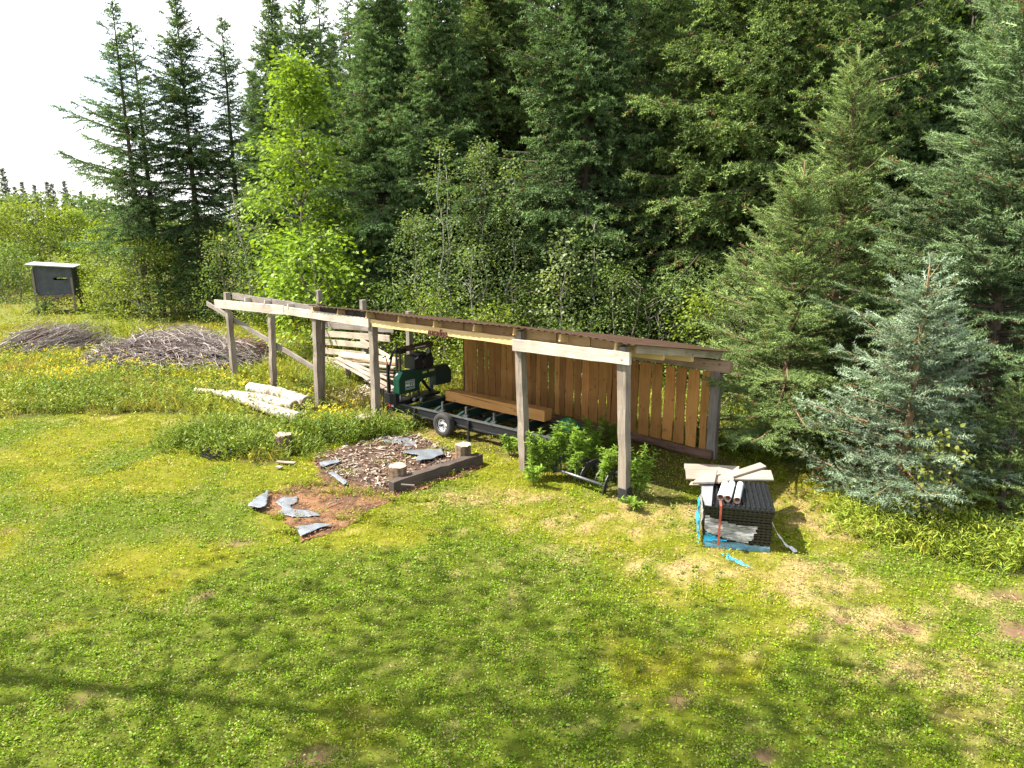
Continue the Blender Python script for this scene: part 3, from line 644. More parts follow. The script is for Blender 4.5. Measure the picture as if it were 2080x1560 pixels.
# ------------------------------------------------------------------ broadleaf trees, saplings, bushes
def leafy(name, loc, h, r, seed, label, cat, group=None, crown='crown', **k):
    return make_tree(name, leafy_mesh(h, r, seed, **k), M_LEAF, loc, label, cat, group, 0, 1.0, crown)
MAPLE = dict(c=(.11, .20, .022), c2=(.22, .31, .035), T=T_MAPLE)
leafy('maple_tree', px(640, 31), ztop(640, 112, 31), 2.1, 301, 'bright yellow green maple standing out against the dark spruces', 'maple', shape='ovate', z0=.14, nclump=230, per=30, leaf=.17, cl=.36, barkc=(.18, .15, .12), **MAPLE)
leafy('maple_sapling', px(655, 28.5), ztop(650, 470, 28.5), 2.3, 302, 'low spreading bright maple sapling behind the tall back post of the shed', 'maple', shape='bush', z0=.12, nclump=95, per=26, leaf=.16, cl=.34, barkc=(.30, .27, .24), **MAPLE)
PALE = dict(c=(.085, .14, .042), c2=(.18, .24, .09)); AB = (.30, .28, .25)
GA = 'aspens behind the shed'
def aspen(u, Y, v, r, seed, label, nc=85, leaf=.10, **k):
    q = dict(PALE); q.update(k)
    return leafy('aspen_tree', px(u, Y), ztop(u, v, Y), r, seed, label, 'aspen', GA, shape='column', z0=.12, nclump=int(nc * .95), per=30, leaf=leaf, cl=.22, barkc=AB, tr=.045, **q)
aspen(905, 27, 285, .85, 311, 'slender aspen with two pale stems, leftmost of the tall aspens behind the shed', 120, stems=2)
aspen(985, 27.5, 285, .9, 312, 'tallest pale leaved aspen behind the shed, between two pale stems', 135)
aspen(1040, 26.5, 330, .85, 313, 'aspen with a crooked white stem behind the right half of the roof', 80, lean=.35)
aspen(850, 28, 430, .8, 314, 'short bushy aspen left of the two stemmed one', 90)
aspen(1140, 24.5, 462, .55, 315, 'small aspen with big pale round leaves above the roof middle', 45, .125, c=(.12, .18, .07), c2=(.25, .30, .14))
aspen(1200, 24.5, 440, .55, 316, 'thin aspen sapling right of the one with big round leaves', 45, .10)
aspen(540, 34, 380, 1.2, 317, 'pale green aspen clump left of the bright maple', 140, .09, stems=3)
aspen(960, 25.5, 500, .8, 318, 'low aspen sapling in front of the tallest aspen', 60)
GB = 'bushes at the foot of the forest'
def bush(u, Y, v, r, seed, label, nc=70, leaf=.085, col=0, stems=3, group=GB, per=30, cat='bush', name='bush'):
    cc = [dict(c=(.070, .12, .026), c2=(.15, .21, .055)), dict(c=(.10, .165, .022), c2=(.22, .28, .035)), dict(c=(.14, .19, .03), c2=(.235, .30, .045)), dict(c=(.05, .09, .022), c2=(.11, .16, .045))][col]
    return leafy(name, px(u, Y), ztop(u, v, Y), r, seed, label, cat, group, shape='bush', z0=.04, nclump=nc, per=per, leaf=leaf, cl=.30, stems=stems, barkc=(.20, .17, .14), **cc)
bush(1255, 24, 535, 1.25, 331, 'rounded bush rising above the shed roof right of the thin aspen', 100, .08, 0)
bush(1345, 23.5, 600, 1.3, 332, 'dark green bush just above the roof near the end of the front beam', 85, .09, 3)
bush(1430, 22, 600, 1.2, 333, 'light green shrub above the right end of the roof', 70, .10, 1)
bush(1075, 25.5, 570, 1.3, 334, 'mixed green bush behind the roof right of the crooked aspen', 90, .085, 0)
bush(800, 27.5, 585, 1.3, 335, 'dull green bush behind the sawmill head', 80, .09, 0)
bush(720, 29.5, 560, 1.4, 336, 'shaded bush behind the slat wall', 70, .09, 3)
bush(880, 25.5, 590, 1.2, 337, 'light bush seen between the sawmill and the plank wall', 90, .085, 1)
bush(1490, 20.5, 745, 1.0, 338, 'yellow green bush past the right end of the plank wall', 60, .08, 2)
bush(490, 37, 470, 1.8, 339, 'tall leafy bush behind the roofless end of the shed', 130, .11, 0)
bush(560, 34, 540, 1.5, 340, 'green bush behind the second front post', 90, .10, 1)
bush(425, 38, 560, 1.5, 341, 'dark bush in the gap left of the shed beam', 90, .11, 3)
bush(330, 38, 488, 2.1, 342, 'large sunny bush behind the big brush heap', 170, .11, 2)
bush(258, 39, 545, 1.5, 343, 'sunny bush left of the large one behind the brush heap', 100, .11, 2)
bush(208, 42, 540, 1.5, 344, 'yellow green bush at the right side of the hunting blind', 100, .11, 2)
bush(118, 39.6, 606, .6, 345, 'small dark green bush between the legs of the hunting blind', 36, .09, 0)
bush(1160, 22.8, 655, 1.1, 346, 'low bush touching the back edge of the roof', 70, .08, 0)
bush(1000, 24.2, 630, 1.2, 347, 'low bright bush behind the lettered beam', 80, .085, 1)
again(sp5, (10.0, 13.4, 0), 'dark spruce sapling at the foot of the big blue green spruce, right border', 2.6, 1.15, YG)
GW = 'willows in the far field'
bush(20, 52, 425, 4.0, 351, 'bright willow thicket at the left border behind the hunting blind', 190, .17, 2, group=GW, cat='willow', name='willow')
bush(105, 56, 415, 4.2, 352, 'feathery light green willow thicket above the blind roof', 210, .17, 2, group=GW, cat='willow', name='willow')
bush(190, 58, 428, 4.0, 353, 'light willow thicket right of the one above the blind roof', 190, .17, 1, group=GW, cat='willow', name='willow')
bush(265, 54, 450, 3.4, 354, 'willow thicket beneath the long boughs of the leftmost tall spruce', 150, .16, 1, group=GW, cat='willow', name='willow')
bush(-70, 50, 440, 4.0, 355, 'willow thicket cut by the left border of the photo', 130, .17, 2, group=GW, cat='willow', name='willow')
bush(60, 46, 500, 2.6, 356, 'dark green willow right behind the left side of the hunting blind', 120, .14, 0, group=GW, cat='willow', name='willow')
bush(370, 46, 430, 3.2, 357, 'dim bush mass around the stem of the leftmost tall spruce', 170, .14, 3)
bush(455, 47, 430, 3.0, 358, 'dim bush mass between the two leftmost tall spruces', 150, .14, 3)
leafy('broadleaf_tree', px(1880, 26), 15.5, 3.2, 361, 'dark green broadleaf tree between the olive spruce and the big blue green spruce', 'tree', 'broadleaf trees in the forest', shape='ovate', z0=.3, nclump=150, per=34, leaf=.16, cl=.5, c=(.05, .095, .022), c2=(.12, .19, .035), barkc=(.12, .10, .08))
leafy('broadleaf_tree', px(1600, 33), 17.5, 3.0, 362, 'light green broadleaf crown showing at the top edge right of centre', 'tree', 'broadleaf trees in the forest', shape='ovate', z0=.35, nclump=150, per=34, leaf=.17, cl=.5, c=(.06, .11, .03), c2=(.14, .20, .055), barkc=(.35, .32, .28))
leafy('broadleaf_sapling', px(1925, 12.0), 1.9, .45, 363, 'thin yellowish sapling in front of the pale blue green spruce', 'sapling', shape='column', z0=.1, nclump=26, per=16, leaf=.085, cl=.15, c=(.13, .17, .03), c2=(.26, .27, .05), barkc=(.2, .15, .1), tr=.014, stems=2, T=T_LONG)
GO = 'unseen broadleaf trees that shade the near lawn'  # two trees out of view, placed so their crowns shade the near lawn
sh_ = leafy('unseen_shade_tree', (-11.5, 8.3, 0), 16.5, 4.2, 381, 'unseen tall broadleaf tree past the left border, placed to shade the near lawn', 'tree', GO, shape='bush', z0=.58, nclump=120, per=19, leaf=.19, cl=.75, c=(.06, .11, .025), c2=(.13, .19, .04), barkc=(.2, .17, .14))
again(sh_, (-6.2, 5.4, 0), 'unseen tall broadleaf tree nearest to the camera, placed to shade the lawn', 2.0, 1.0)
# distant trees beyond the field
GF = 'distant trees beyond the field'
FARP = spruce_mesh(11, 1.6, 121, clear=.05, wild=.35, dz=.5, nb=5, prof=1.15, shoot=.24, sec=.24, c=(.060, .085, .055), tipc=(.095, .125, .075))
fp = None
for i, (u, Y, v, lab) in enumerate([(72, 105, 340, 'tallest thin spruce on the far horizon above the willows'), (105, 110, 368, 'far spruce just right of the tallest one on the horizon'), (90, 115, 378, 'far small spruce tucked beside the tallest horizon spruce'),
        (128, 108, 374, 'far spruce in the middle of the horizon row'), (153, 100, 368, 'broad pair like far spruce above the light willows'), (162, 106, 372, 'far spruce touching the broad one on the horizon'), (186, 112, 366, 'pointed far spruce nearest the tall left spruce'),
        (8, 85, 355, 'large far spruce at the left border of the sky'), (38, 105, 392, 'low far spruce left of the tallest horizon spruce'), (215, 110, 388, 'far spruce half behind the long bough'), (-40, 90, 350, 'far spruce beyond the left border'), (240, 105, 392, 'low far spruce behind the leftmost tall spruce')]):
    h = ztop(u, v, Y)
    if fp is None: fp = make_tree('distant_spruce', FARP, M_NEEDLE, px(u, Y), lab, 'spruce', GF, 0, h / 11)
    else: again(fp, px(u, Y), lab, i * 1.1, h / 11)
fb = None
for i, (u, Y, v, lab) in enumerate([(50, 98, 402, 'far rounded tree left below the tallest horizon spruce'), (115, 95, 402, 'far light green tree in the middle of the horizon row'), (200, 96, 405, 'far round tree at the right of the horizon row'), (-10, 95, 400, 'far round tree at the left border'), (270, 95, 410, 'far round tree behind the boughs of the leftmost tall spruce'), (340, 92, 412, 'far tree glimpsed between the left trunks')]):
    h = ztop(u, v, Y)
    if fb is None: fb = leafy('distant_tree', px(u, Y), h, 4.5, 371, lab, 'tree', GF, shape='bush', z0=.03, nclump=110, per=24, leaf=.42, cl=.7, c=(.07, .12, .035), c2=(.15, .20, .05), barkc=(.2, .17, .14)); fh = h
    else: again(fb, px(u, Y), lab, i * 1.7, h / fh)

# ------------------------------------------------------------------ timber shed
def beam(name, p0, p1, th, ht, mat, parent, wob=.004, seg=6, bevel=.006, top_only=False):
    """squared timber from p0 to p1 (centre line); th across, ht upright"""
    p0 = Vector(p0); p1 = Vector(p1); X = (p1 - p0); Ln = X.length; X.normalize()
    if abs(X.z) > .9: Y = (Vector((0, 1, 0)) - X * X.y).normalized(); Z = X.cross(Y)
    else: Z = (Vector((0, 0, 1)) - X * X.z).normalized(); Y = Z.cross(X)
    V = []; F = []
    for i in range(seg + 1):
        x = Ln * i / seg; a = [rng.uniform(-wob, wob) for _ in range(4)]
        V += [(x, -th / 2 + a[0], -ht / 2 + a[1]), (x, th / 2 + a[2], -ht / 2 + a[1]), (x, th / 2 + a[2], ht / 2 + a[3]), (x, -th / 2 + a[0], ht / 2 + a[3])]
    for i in range(seg):
        for k in range(4): F.append((i * 4 + k, i * 4 + (k + 1) % 4, i * 4 + 4 + (k + 1) % 4, i * 4 + 4 + k))
    F += [(3, 2, 1, 0), tuple(seg * 4 + k for k in range(4))]
    m = MB(); m.add(V, F); o = m.build(name, mat, parent, bevel=bevel)
    M = Matrix(((X.x, Y.x, Z.x, p0.x), (X.y, Y.y, Z.y, p0.y), (X.z, Y.z, Z.z, p0.z), (0, 0, 0, 1)))
    o.matrix_local = M; return o
def FR(u, v, d=0.0):                      # (s, z) of the photo pixel u, v on the upright plane d metres behind the shed front
    r = pxray(u, v); ox, oy = -O3[0], -O3[1]
    t = (d - (ox * DV[0] + oy * DV[1])) / (r[0] * DV[0] + r[1] * DV[1])
    x, y, zz = r[0] * t - O3[0], r[1] * t - O3[1], CAM_H + r[2] * t
    return float(x * SV[0] + y * SV[1]), float(zz)
def FL(u, v, d=0.0): s, zz = FR(u, v, d); return (-s, d, zz)     # the same as a point in shed coordinates
SH = empty('timber_shed', SD(0, 0), SHED_RZ, 'long open fronted timber shed with plank back wall and brown metal roof', 'shed')
T2 = M_WEATHER
for (ub, vb, ut, vt, dd, w_, m_) in [(478, 777, 460, 594, .1, .17, T2), (556, 793, 551, 640, .1, .17, T2), (648, 822, 643, 648, .1, .18, T2), (765, 858, 757, 655, .1, .18, T2), (1066, 948, 1056, 672, .1, .175, T2), (1270, 1000, 1267, 703, .1, .185, T2)]:
    a = FL(ub, vb, dd); b = FL(ut, vt, dd); beam('post', (a[0], dd, -.05), b, w_, w_, m_, SH, wob=.012, seg=11)
o = beam('post_foot', (FL(1270, 1000, .1)[0], .1, -.06), (FL(1270, 1000, .1)[0], .1, .27), .205, .205, simple('tar_paint', (.02, .02, .022), .6), SH, seg=2); o['label'] = 'black painted foot of the nearest post'
beam('post', (FL(652, 820, .3)[0], .34, 0), FL(655, 650, .34), .12, .12, M_WEATHER, SH, wob=.006)
def fbeam(name, u0, v0, u0b, u1, v1, v1b, d, th, mat, v0b):
    a0 = FL(u0, v0, d); a1 = FL(u0b, v0b, d); b0 = FL(u1, v1, d); b1 = FL(u1, v1b, d)
    h = ((a0[2] - a1[2]) + (b0[2] - b1[2])) / 2
    return beam(name, (a0[0], d, (a0[2] + a1[2]) / 2), (b0[0], d, (b0[2] + b1[2]) / 2), th, h, mat, SH, wob=.006, seg=10)
fbeam('front_beam', 436, 607, 436, 576, 622, 638, -.02, .055, M_PALE, 626)
fbeam('front_beam', 577, 623, 577, 749, 646, 665, -.02, .055, M_PALE, 638)
fbeam('front_beam', 752, 647, 752, 1046, 686, 700, .04, .05, M_YELLOW, 663)
o = fbeam('front_beam', 1043, 688, 1043, 1281, 716, 742, -.03, .075, M_PALE, 712); o['label'] = 'thick knotty pale beam at the near end'
beam('brace', FL(420, 616, .24), FL(646, 752, .24), .05, .15, M_GREYWOOD, SH)
ZF = [(-.3, 3.15), (0, 3.15), (1.2, 3.18), (2.9, 3.16), (5.4, 3.06), (8.1, 3.02), (10.45, 2.94)]
def zroof(s, d): return float(np.interp(s, [a for a, b in ZF], [b for a, b in ZF])) - .178 * max(d, -.1)
for (u, v) in [(500, 608), (540, 616), (587, 620), (637, 628), (688, 633), (747, 642), (812, 650), (884, 660), (965, 668), (1046, 680), (1140, 692), (1252, 705)]:
    s = FR(u, v, 0)[0]; zt = zroof(s, 0) - .03 if s < 10.5 else float(np.interp(s, [10.5, 15.4], [2.9, 2.88]))
    sl_ = .178 if s < 10.5 else .12
    beam('rafter', (-s, -.05, zt - .075), (-s, 3.72 if s < 10.5 else .9, zt - .075 - sl_ * (3.77 if s < 10.5 else .95)), .045, .15, M_YELLOW if s < 10.5 else M_PALE, SH, seg=3)
beam('rafter', (-.02, .22, zroof(0, .2) - .10), (-.02, 3.74, zroof(0, 3.74) - .10), .05, .17, M_SLAT, SH, seg=4)
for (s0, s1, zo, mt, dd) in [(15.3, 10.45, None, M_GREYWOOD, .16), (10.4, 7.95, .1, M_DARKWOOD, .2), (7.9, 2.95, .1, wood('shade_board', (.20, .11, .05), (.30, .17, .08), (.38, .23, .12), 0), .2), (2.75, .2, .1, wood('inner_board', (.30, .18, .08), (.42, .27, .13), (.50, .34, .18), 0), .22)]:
    for q in range(3 if s0 < 15 else 2):
        n_ = 3 if s0 < 15 else 2
        a = s0 + (s1 - s0) * q / n_; b = s0 + (s1 - s0) * (q + 1) / n_ + .03
        za = (zroof(a, dd) - .13) if zo else 2.82; zb = (zroof(b, dd) - .13) if zo else 2.80
        beam('blocking_board', (-a, dd, za), (-b, dd, zb), .03, .2, mt, SH, seg=4)
for d in (1.3, 2.5):
    beam('purlin', (-10.3, d, zroof(10.3, d) - .235), (-.05, d, zroof(0, d) - .235), .09, .12, M_YELLOW, SH, seg=6)
# roof: corrugated brown sheet
xs_ = np.arange(-10.45, .19, .045); ys_ = np.array([-.14, 1.2, 2.6, 3.98])
V = []; F = []
for k, xx in enumerate(xs_):
    for yy in ys_: V.append((xx, yy, zroof(-xx, 0) - .178 * yy + .012 * math.sin(xx * 2 * math.pi / .18) + rng.uniform(-.004, .004)))
nx_, ny_ = len(xs_), len(ys_)
for i in range(nx_ - 1):
    for j in range(ny_ - 1): F.append((i * ny_ + j, (i + 1) * ny_ + j, (i + 1) * ny_ + j + 1, i * ny_ + j + 1))
m = MB(); m.add(V, F); o = m.build('roof', simple('brown_sheet_metal', (.10, .055, .036), .5, .3, .4, 3, spec=.4), SH)
md = o.modifiers.new('thickness', 'SOLIDIFY'); md.thickness = .012
# back posts, cap beam, plank wall, sill log
beam('cap_beam', (-8.3, 3.6, 2.06), (.30, 3.6, 2.16), .16, .24, wood('cap_wood', (.20, .13, .09), (.31, .21, .14), (.42, .31, .22), 0), SH, wob=.012, seg=12)
for s, zt, wd in [(.02, 2.03, .22), (2.75, 2.0, .17), (5.4, 1.98, .17), (8.05, 1.95, .17)]:
    beam('post', (-s, 3.62 if s > .1 else 3.58, -.1), (-s, 3.62 if s > .1 else 3.58, zt), .17, wd, M_GREYWOOD if s < .1 else M_DARKWOOD, SH, wob=.01, seg=9)
for (ub, vb, ut, vt) in [(657, 765, 647, 589), (742, 740, 737, 609), (834, 750, 830, 632)]:
    a = FL(ub, vb, 3.6); b = FL(ut, vt, 3.6); beam('post', (a[0], 3.6, -.1), b, .17, .16, M_GREYWOOD, SH, wob=.008)
m = MB(); s = 8.02
while s > .24:
    wd = R(.13, .27) if s > 2.3 else R(.22, .31); wd = min(wd, s - .13); g = R(.008, .045) if s > 2.3 else R(.025, .075)
    zb, zt = .17 + R(-.03, .03) + .012 * s, 2.02 - .01 * s; y0 = 3.475 + R(-.006, .006); th = .028
    sh = R(.58, 1.15); cc = (sh, sh * R(.95, 1.02), sh * R(.9, 1.02)); n_ = 9; V = []; F = []
    tl = R(-.015, .015); ph = R(0, 6)
    for i in range(n_ + 1):
        t = i / n_; zz = zb + (zt - zb) * t; wl = .012 * math.sin(t * 5 + ph) + R(-.006, .006); wr = .012 * math.cos(t * 6 + ph) + R(-.006, .006)
        xl = -s + tl * t + wl; xr = -s + wd + tl * t + wr
        V += [(xl, y0, zz), (xr, y0, zz), (xr, y0 + th, zz), (xl, y0 + th, zz)]
    for i in range(n_):
        for k in range(4): F.append((i * 4 + k, i * 4 + (k + 1) % 4, i * 4 + 4 + (k + 1) % 4, i * 4 + 4 + k))
    F += [(3, 2, 1, 0), tuple(n_ * 4 + k for k in range(4))]
    m.add(V, F, cc); s -= wd + g
m.build('plank_wall', M_BOARDS, SH, usecol=True)
m = MB(); pts = [(-8.1 + i * .68, 3.47 + .02 * math.sin(i), .08 + .012 * math.cos(i * 2)) for i in range(12)] + [(.06, 3.47, .08)]
m.tube(pts, [.115 + .012 * math.sin(i * 1.7) for i in range(13)], 9, jit=.06)
m.build('sill_log', wood('sill_bark', (.06, .035, .025), (.14, .08, .055), (.26, .16, .11), 0), SH, smooth=True)
# slat wall at the far back
for k, (zl, zr, s0, s1) in enumerate([(1.46, 1.74, 15.6, 11.3), (1.15, 1.43, 15.6, 11.5), (.84, 1.05, 15.6, 12.7), (.52, .70, 15.6, 12.8), (.20, .34, 15.6, 12.8), (-.05, .05, 15.6, 13.0)]):
    beam('slat', (-s0, 3.48, zl), (-s1, 3.48, zr), .03, .21, M_SLAT if k else M_GREYWOOD, SH, seg=6, wob=.012)

def text_mesh(name, body, width, depth, mat, parent, M, shear=0.0, height=None, bold=0.0):
    cu = bpy.data.curves.new(name, 'FONT'); cu.body = body; cu.size = 1; cu.shear = shear; cu.extrude = depth; cu.align_x = 'LEFT'; cu.offset = bold
    t = bpy.data.objects.new(name + '_curve', cu); COL.objects.link(t)
    dg = bpy.context.evaluated_depsgraph_get(); me = bpy.data.meshes.new_from_object(t.evaluated_get(dg)); bpy.data.objects.remove(t); bpy.data.curves.remove(cu)
    co = np.array([v.co[:] for v in me.vertices]); mn, mx_ = co.min(0), co.max(0); s = width / (mx_[0] - mn[0])
    sy = s if not height else height / (mx_[1] - mn[1])
    for v in me.vertices: v.co = ((v.co.x - mn[0]) * s, (v.co.y - mn[1]) * sy, v.co.z)
    me.materials.clear(); me.materials.append(mat); me.name = name
    o = bpy.data.objects.new(name, me); COL.objects.link(o)
    if parent: o.parent = parent
    o.matrix_local = M; return o
M_RUST = simple('rusty_letters', (.14, .045, .03), .6, .2, .5, 20)
a = FL(869, 682, 0.0); b = FL(906, 688, 0.0)
ang = SHED_RZ
sg = empty('word_sign', SD(-a[0], -.005, a[2] - .03), SHED_RZ, 'dark rusty script word paradise fixed on the pale front beam of the shed', 'sign')
tl_ = math.radians(1.2)
text_mesh('lettering', 'paradise', .66, .012, M_RUST, sg, Matrix(((math.cos(tl_), -math.sin(tl_), 0, 0), (0, 0, -1, 0), (math.sin(tl_), math.cos(tl_), 0, 0), (0, 0, 0, 1))), shear=.22, height=.22, bold=.002)

# ------------------------------------------------------------------ sawmill on its trailer
MIL = empty('portable_sawmill', SD(7.92, .55), math.atan2(*(np.array(SD(2.2, .98)[:2]) - np.array(SD(7.92, .55)[:2]))[::-1]), 'green and black portable sawmill on a long trailer under the shed roof', 'sawmill')
M_GREEN = simple('green_paint', (.007, .045, .028), .35, 0, .15, 4); M_BLACK = simple('black_paint', (.016, .017, .02), .4, 0, .3, 8)
M_STEEL = simple('worn_steel', (.16, .17, .17), .45, .7, .3, 12); M_DGREEN = simple('dark_green_steel', (.01, .035, .028), .4, 0, .3, 8)
M_TYRE = simple('tyre_rubber', (.035, .032, .03), .85, 0, .3, 14, .3); M_RIM = simple('white_rim', (.72, .72, .72), .4, 0, .08, 5)
for y0 in (0, 1.17):
    m = MB(); m.box(-.02, 5.9, y0, y0 + .07, .33, .50); m.box(-.02, 5.9, y0 - .02, y0 + .09, .28, .327)
    o = m.build('frame_rail', M_BLACK, MIL, bevel=.004); m = MB(); m.box(.05, 5.9, y0 - .02, y0 + .09, .503, .528); m.build('rail_top', M_STEEL, o, bevel=.003)  # pale top lip: the rail's bright reflection is put into its colour
for xx in (0.02, 5.78): m = MB(); m.box(xx, xx + .08, .07, 1.17, .33, .5); m.build('end_member', M_BLACK, MIL, bevel=.004)
for xx in (.95, 1.55, 2.35, 3.25, 4.2, 5.1):
    m = MB(); m.prism([(.072, .40), (1.168, .40), (1.168, .585), (.95, .585), (.25, .585), (.072, .53)], 0, .09, Matrix(((0, 0, 1, xx), (1, 0, 0, 0), (0, 1, 0, 0), (0, 0, 0, 1)))); o = m.build('cross_bunk', M_DGREEN, MIL, bevel=.004)
    m = MB(); m.box(xx + .03, xx + .075, .25, 1.1, .586, .598); m.build('bunk_strip', M_STEEL, o)
def wheel(x, y, side):
    wh = empty('wheel', (x, y, .30)); wh.parent = MIL
    V = []; F = []; prof = [(.155, -.075), (.185, -.095), (.26, -.10), (.295, -.082), (.305, -.05), (.305, .05), (.295, .082), (.26, .10), (.185, .095), (.155, .075)]; n = 40; k = len(prof)
    for i in range(n):
        a = 2 * math.pi * i / n
        for q, (r, w_) in enumerate(prof):
            rr = r - (.006 if (q in (4, 5) and i % 2) else 0); V.append((rr * math.cos(a), w_, rr * math.sin(a)))
    for i in range(n):
        for j in range(k): F.append((i * k + j, i * k + (j + 1) % k, ((i + 1) % n) * k + (j + 1) % k, ((i + 1) % n) * k + j))
    m = MB(); m.add(V, F); m.build('tyre', M_TYRE, wh, smooth=True)
    m = MB(); y1 = -.07 * side
    rp = [(.172, -.09), (.160, -.06), (.13, -.03), (.085, -.05), (.05, -.055), (.0, -.055)]; n = 32; V = []; F = []
    for i in range(n):
        for r, w_ in rp: a = 2 * math.pi * i / n; V.append((r * math.cos(a), w_ * side, r * math.sin(a)))
    for i in range(n):
        for j in range(len(rp) - 1): F.append((i * 6 + j, i * 6 + j + 1, ((i + 1) % n) * 6 + j + 1, ((i + 1) % n) * 6 + j))
    m.add(V, F); m.build('rim', M_RIM, wh, smooth=True)
    m = MB(); m.tube([(0, -.05 * side, 0), (0, -.115 * side, 0)], [.032, .026], 12)
    for q in range(5):
        a = 1.257 * q + .3; m.tube([(.058 * math.cos(a), -.05 * side, .058 * math.sin(a)), (.058 * math.cos(a), -.075 * side, .058 * math.sin(a))], .011, 6)
        a += .63; m.tube([(.112 * math.cos(a), -.035 * side, .112 * math.sin(a)), (.112 * math.cos(a), -.052 * side, .112 * math.sin(a))], .019, 8)
    m.build('hub', M_BLACK, wh)
wheel(2.13, -.14, 1); wheel(2.13, 1.38, -1)
m = MB(); m.tube([(2.13, -.05, .3), (2.13, 1.3, .3)], .03, 8); m.build('axle', M_BLACK, MIL)
for xx, y0 in ((.98, -.07), (2.83, -.07), (5.1, -.07), (1.0, 1.3), (4.8, 1.3)):
    m = MB(); m.box(xx, xx + .05, y0, y0 + .05, 0.02, .5); m.box(xx - .03, xx + .08, y0 - .03, y0 + .08, 0, .019); m.tube([(xx + .02, y0 - .002, .44), (xx + .12, y0 - .06, .46)], .012, 6); m.build('jack_leg', M_BLACK, MIL)
m = MB(); m.box(.0, .10, -.026, -.0205, .40, .455); m.build('reflector', simple('red_reflector', (.62, .02, .015), .3), MIL)
m = MB(); m.box(.102, .19, -.026, -.0205, .40, .455); m.build('reflector', simple('white_reflector', (.85, .85, .85), .3), MIL)
# head
PYZ = Matrix(((0, 0, 1, 0), (1, 0, 0, 0), (0, 1, 0, 0), (0, 0, 0, 1)))
def yz(poly, x0, x1, name, mat, bevel=.008, par=None):
    m = MB(); m.prism(poly, x0, x1, PYZ); return m.build(name, mat, par or MIL, bevel=bevel)
cov = yz([(-.10, .80), (.52, .79), (.60, .86), (.66, .99), (.80, 1.07), (1.26, 1.08), (1.26, 1.335), (.20, 1.39), (.06, 1.36), (-.10, 1.18)], .34, .52, 'blade_cover', M_GREEN)
yz([(1.265, .80), (1.86, .78), (1.90, .84), (1.90, 1.12), (1.76, 1.32), (1.265, 1.335)], .34, .53, 'blade_cover', M_DGREEN)
yz([(-.13, .84), (-.102, .82), (-.102, 1.19), (.05, 1.385), (.03, 1.40), (-.13, 1.20)], .33, .525, 'cover_edge', simple('green_edge', (.02, .16, .09), .4), .004)
M_WHITE = simple('white_print', (.75, .77, .74), .5, 0, .05)
def onface(y, z, xx=.5215): return Matrix(((0, 0, 1, xx), (1, 0, 0, y), (0, 1, 0, z), (0, 0, 0, 1)))
lg = text_mesh('logo_print', 'MILLS', .29, .001, M_WHITE, cov, onface(.14, .965), height=.085, bold=.02)
text_mesh('logo_print', 'WOODLAND', .29, .001, M_WHITE, cov, onface(.14, 1.065), height=.045, bold=.015)
text_mesh('logo_print', 'WOODLANDMILLS.COM', .29, .001, M_WHITE, cov, onface(.14, .91), height=.03)
m = MB()
for (y0, y1, z0, z1) in [(.115, .455, 1.13, 1.137), (.115, .122, .895, 1.13), (.448, .455, .895, 1.13), (.115, .455, .888, .895)]: m.box(.5205, .5235, y0, y1, z0, z1)
m.build('logo_frame', M_WHITE, cov)
for (y0, z0, w_) in [(.76, 1.225, .17), (1.02, 1.235, .2)]:
    m = MB(); m.box(.5205, .523, y0, y0 + w_, z0, z0 + .06); m.build('decal', simple('yellow_decal', (.55, .47, .16), .5, 0, .4, 30), cov)
for yy, x0 in ((.08, .2), (.20, .2)):
    m = MB(); m.box(x0, x0 + .05, yy, yy + .05, .53, 2.13 if yy < .1 else 1.86); m.build('mast', M_STEEL, MIL, bevel=.004)
m = MB(); m.box(.2, .26, 1.32, 1.38, .53, 1.98); m.build('mast', M_STEEL, MIL, bevel=.004)
m = MB(); m.box(.17, .31, .28, 1.42, 1.86, 1.99); o = m.build('control_arm', simple('brown_box', (.09, .065, .045), .5, 0, .3, 10), MIL, bevel=.01)
m = MB(); m.box(.3105, .313, .72, 1.12, 1.91, 1.935); m.build('arm_print', M_WHITE, o)
m = MB(); m.box(.12, .34, .14, .36, 1.84, 1.96); m.box(.15, .30, .02, .14, 1.88, 1.93); m.tube([(.2, .05, 1.9), (.2, -.12, 1.72)], .03, 6); m.build('lift_winch', M_BLACK, MIL, bevel=.008)
m = MB(); m.box(.10, .50, .5, .82, 1.37, 1.72); m.tube([(.3, .9, 1.55), (.55, .9, 1.55)], .13, 18); m.box(.14, .52, .80, 1.2, 1.37, 1.62); m.tube([(.52, 1.0, 1.5), (.56, 1.0, 1.5)], .17, 20); m.box(.2, .46, .72, 1.0, 1.64, 1.78); m.tube([(.3, 1.2, 1.6), (.32, 1.32, 1.66)], .06, 10)
m.build('engine', M_BLACK, MIL, bevel=.012)
m = MB(); m.tube([(.5, .62, 1.74), (.52, .8, 1.8), (.52, 1.0, 1.74), (.5, 1.12, 1.66)], .008, 6); m.tube([(.5, .5, 1.66), (.56, .58, 1.72)], .03, 8); m.build('engine_hose', M_STEEL, MIL)
m = MB(); m.box(.08, .13, -.14, -.06, .53, 1.56); m.box(-.02, .42, -.16, -.03, .53, .80); m.box(-.02, .46, -.1, .5, .53, .60); m.tube([(.1, -.1, 1.3), (.1, .1, 1.86)], .028, 6); m.tube([(.1, -.1, 1.56), (.1, -.16, 1.8)], .014, 6); m.tube([(.1, -.16, 1.8), (.1, -.27, 1.77)], .018, 6); m.build('head_frame', M_BLACK, MIL, bevel=.004)
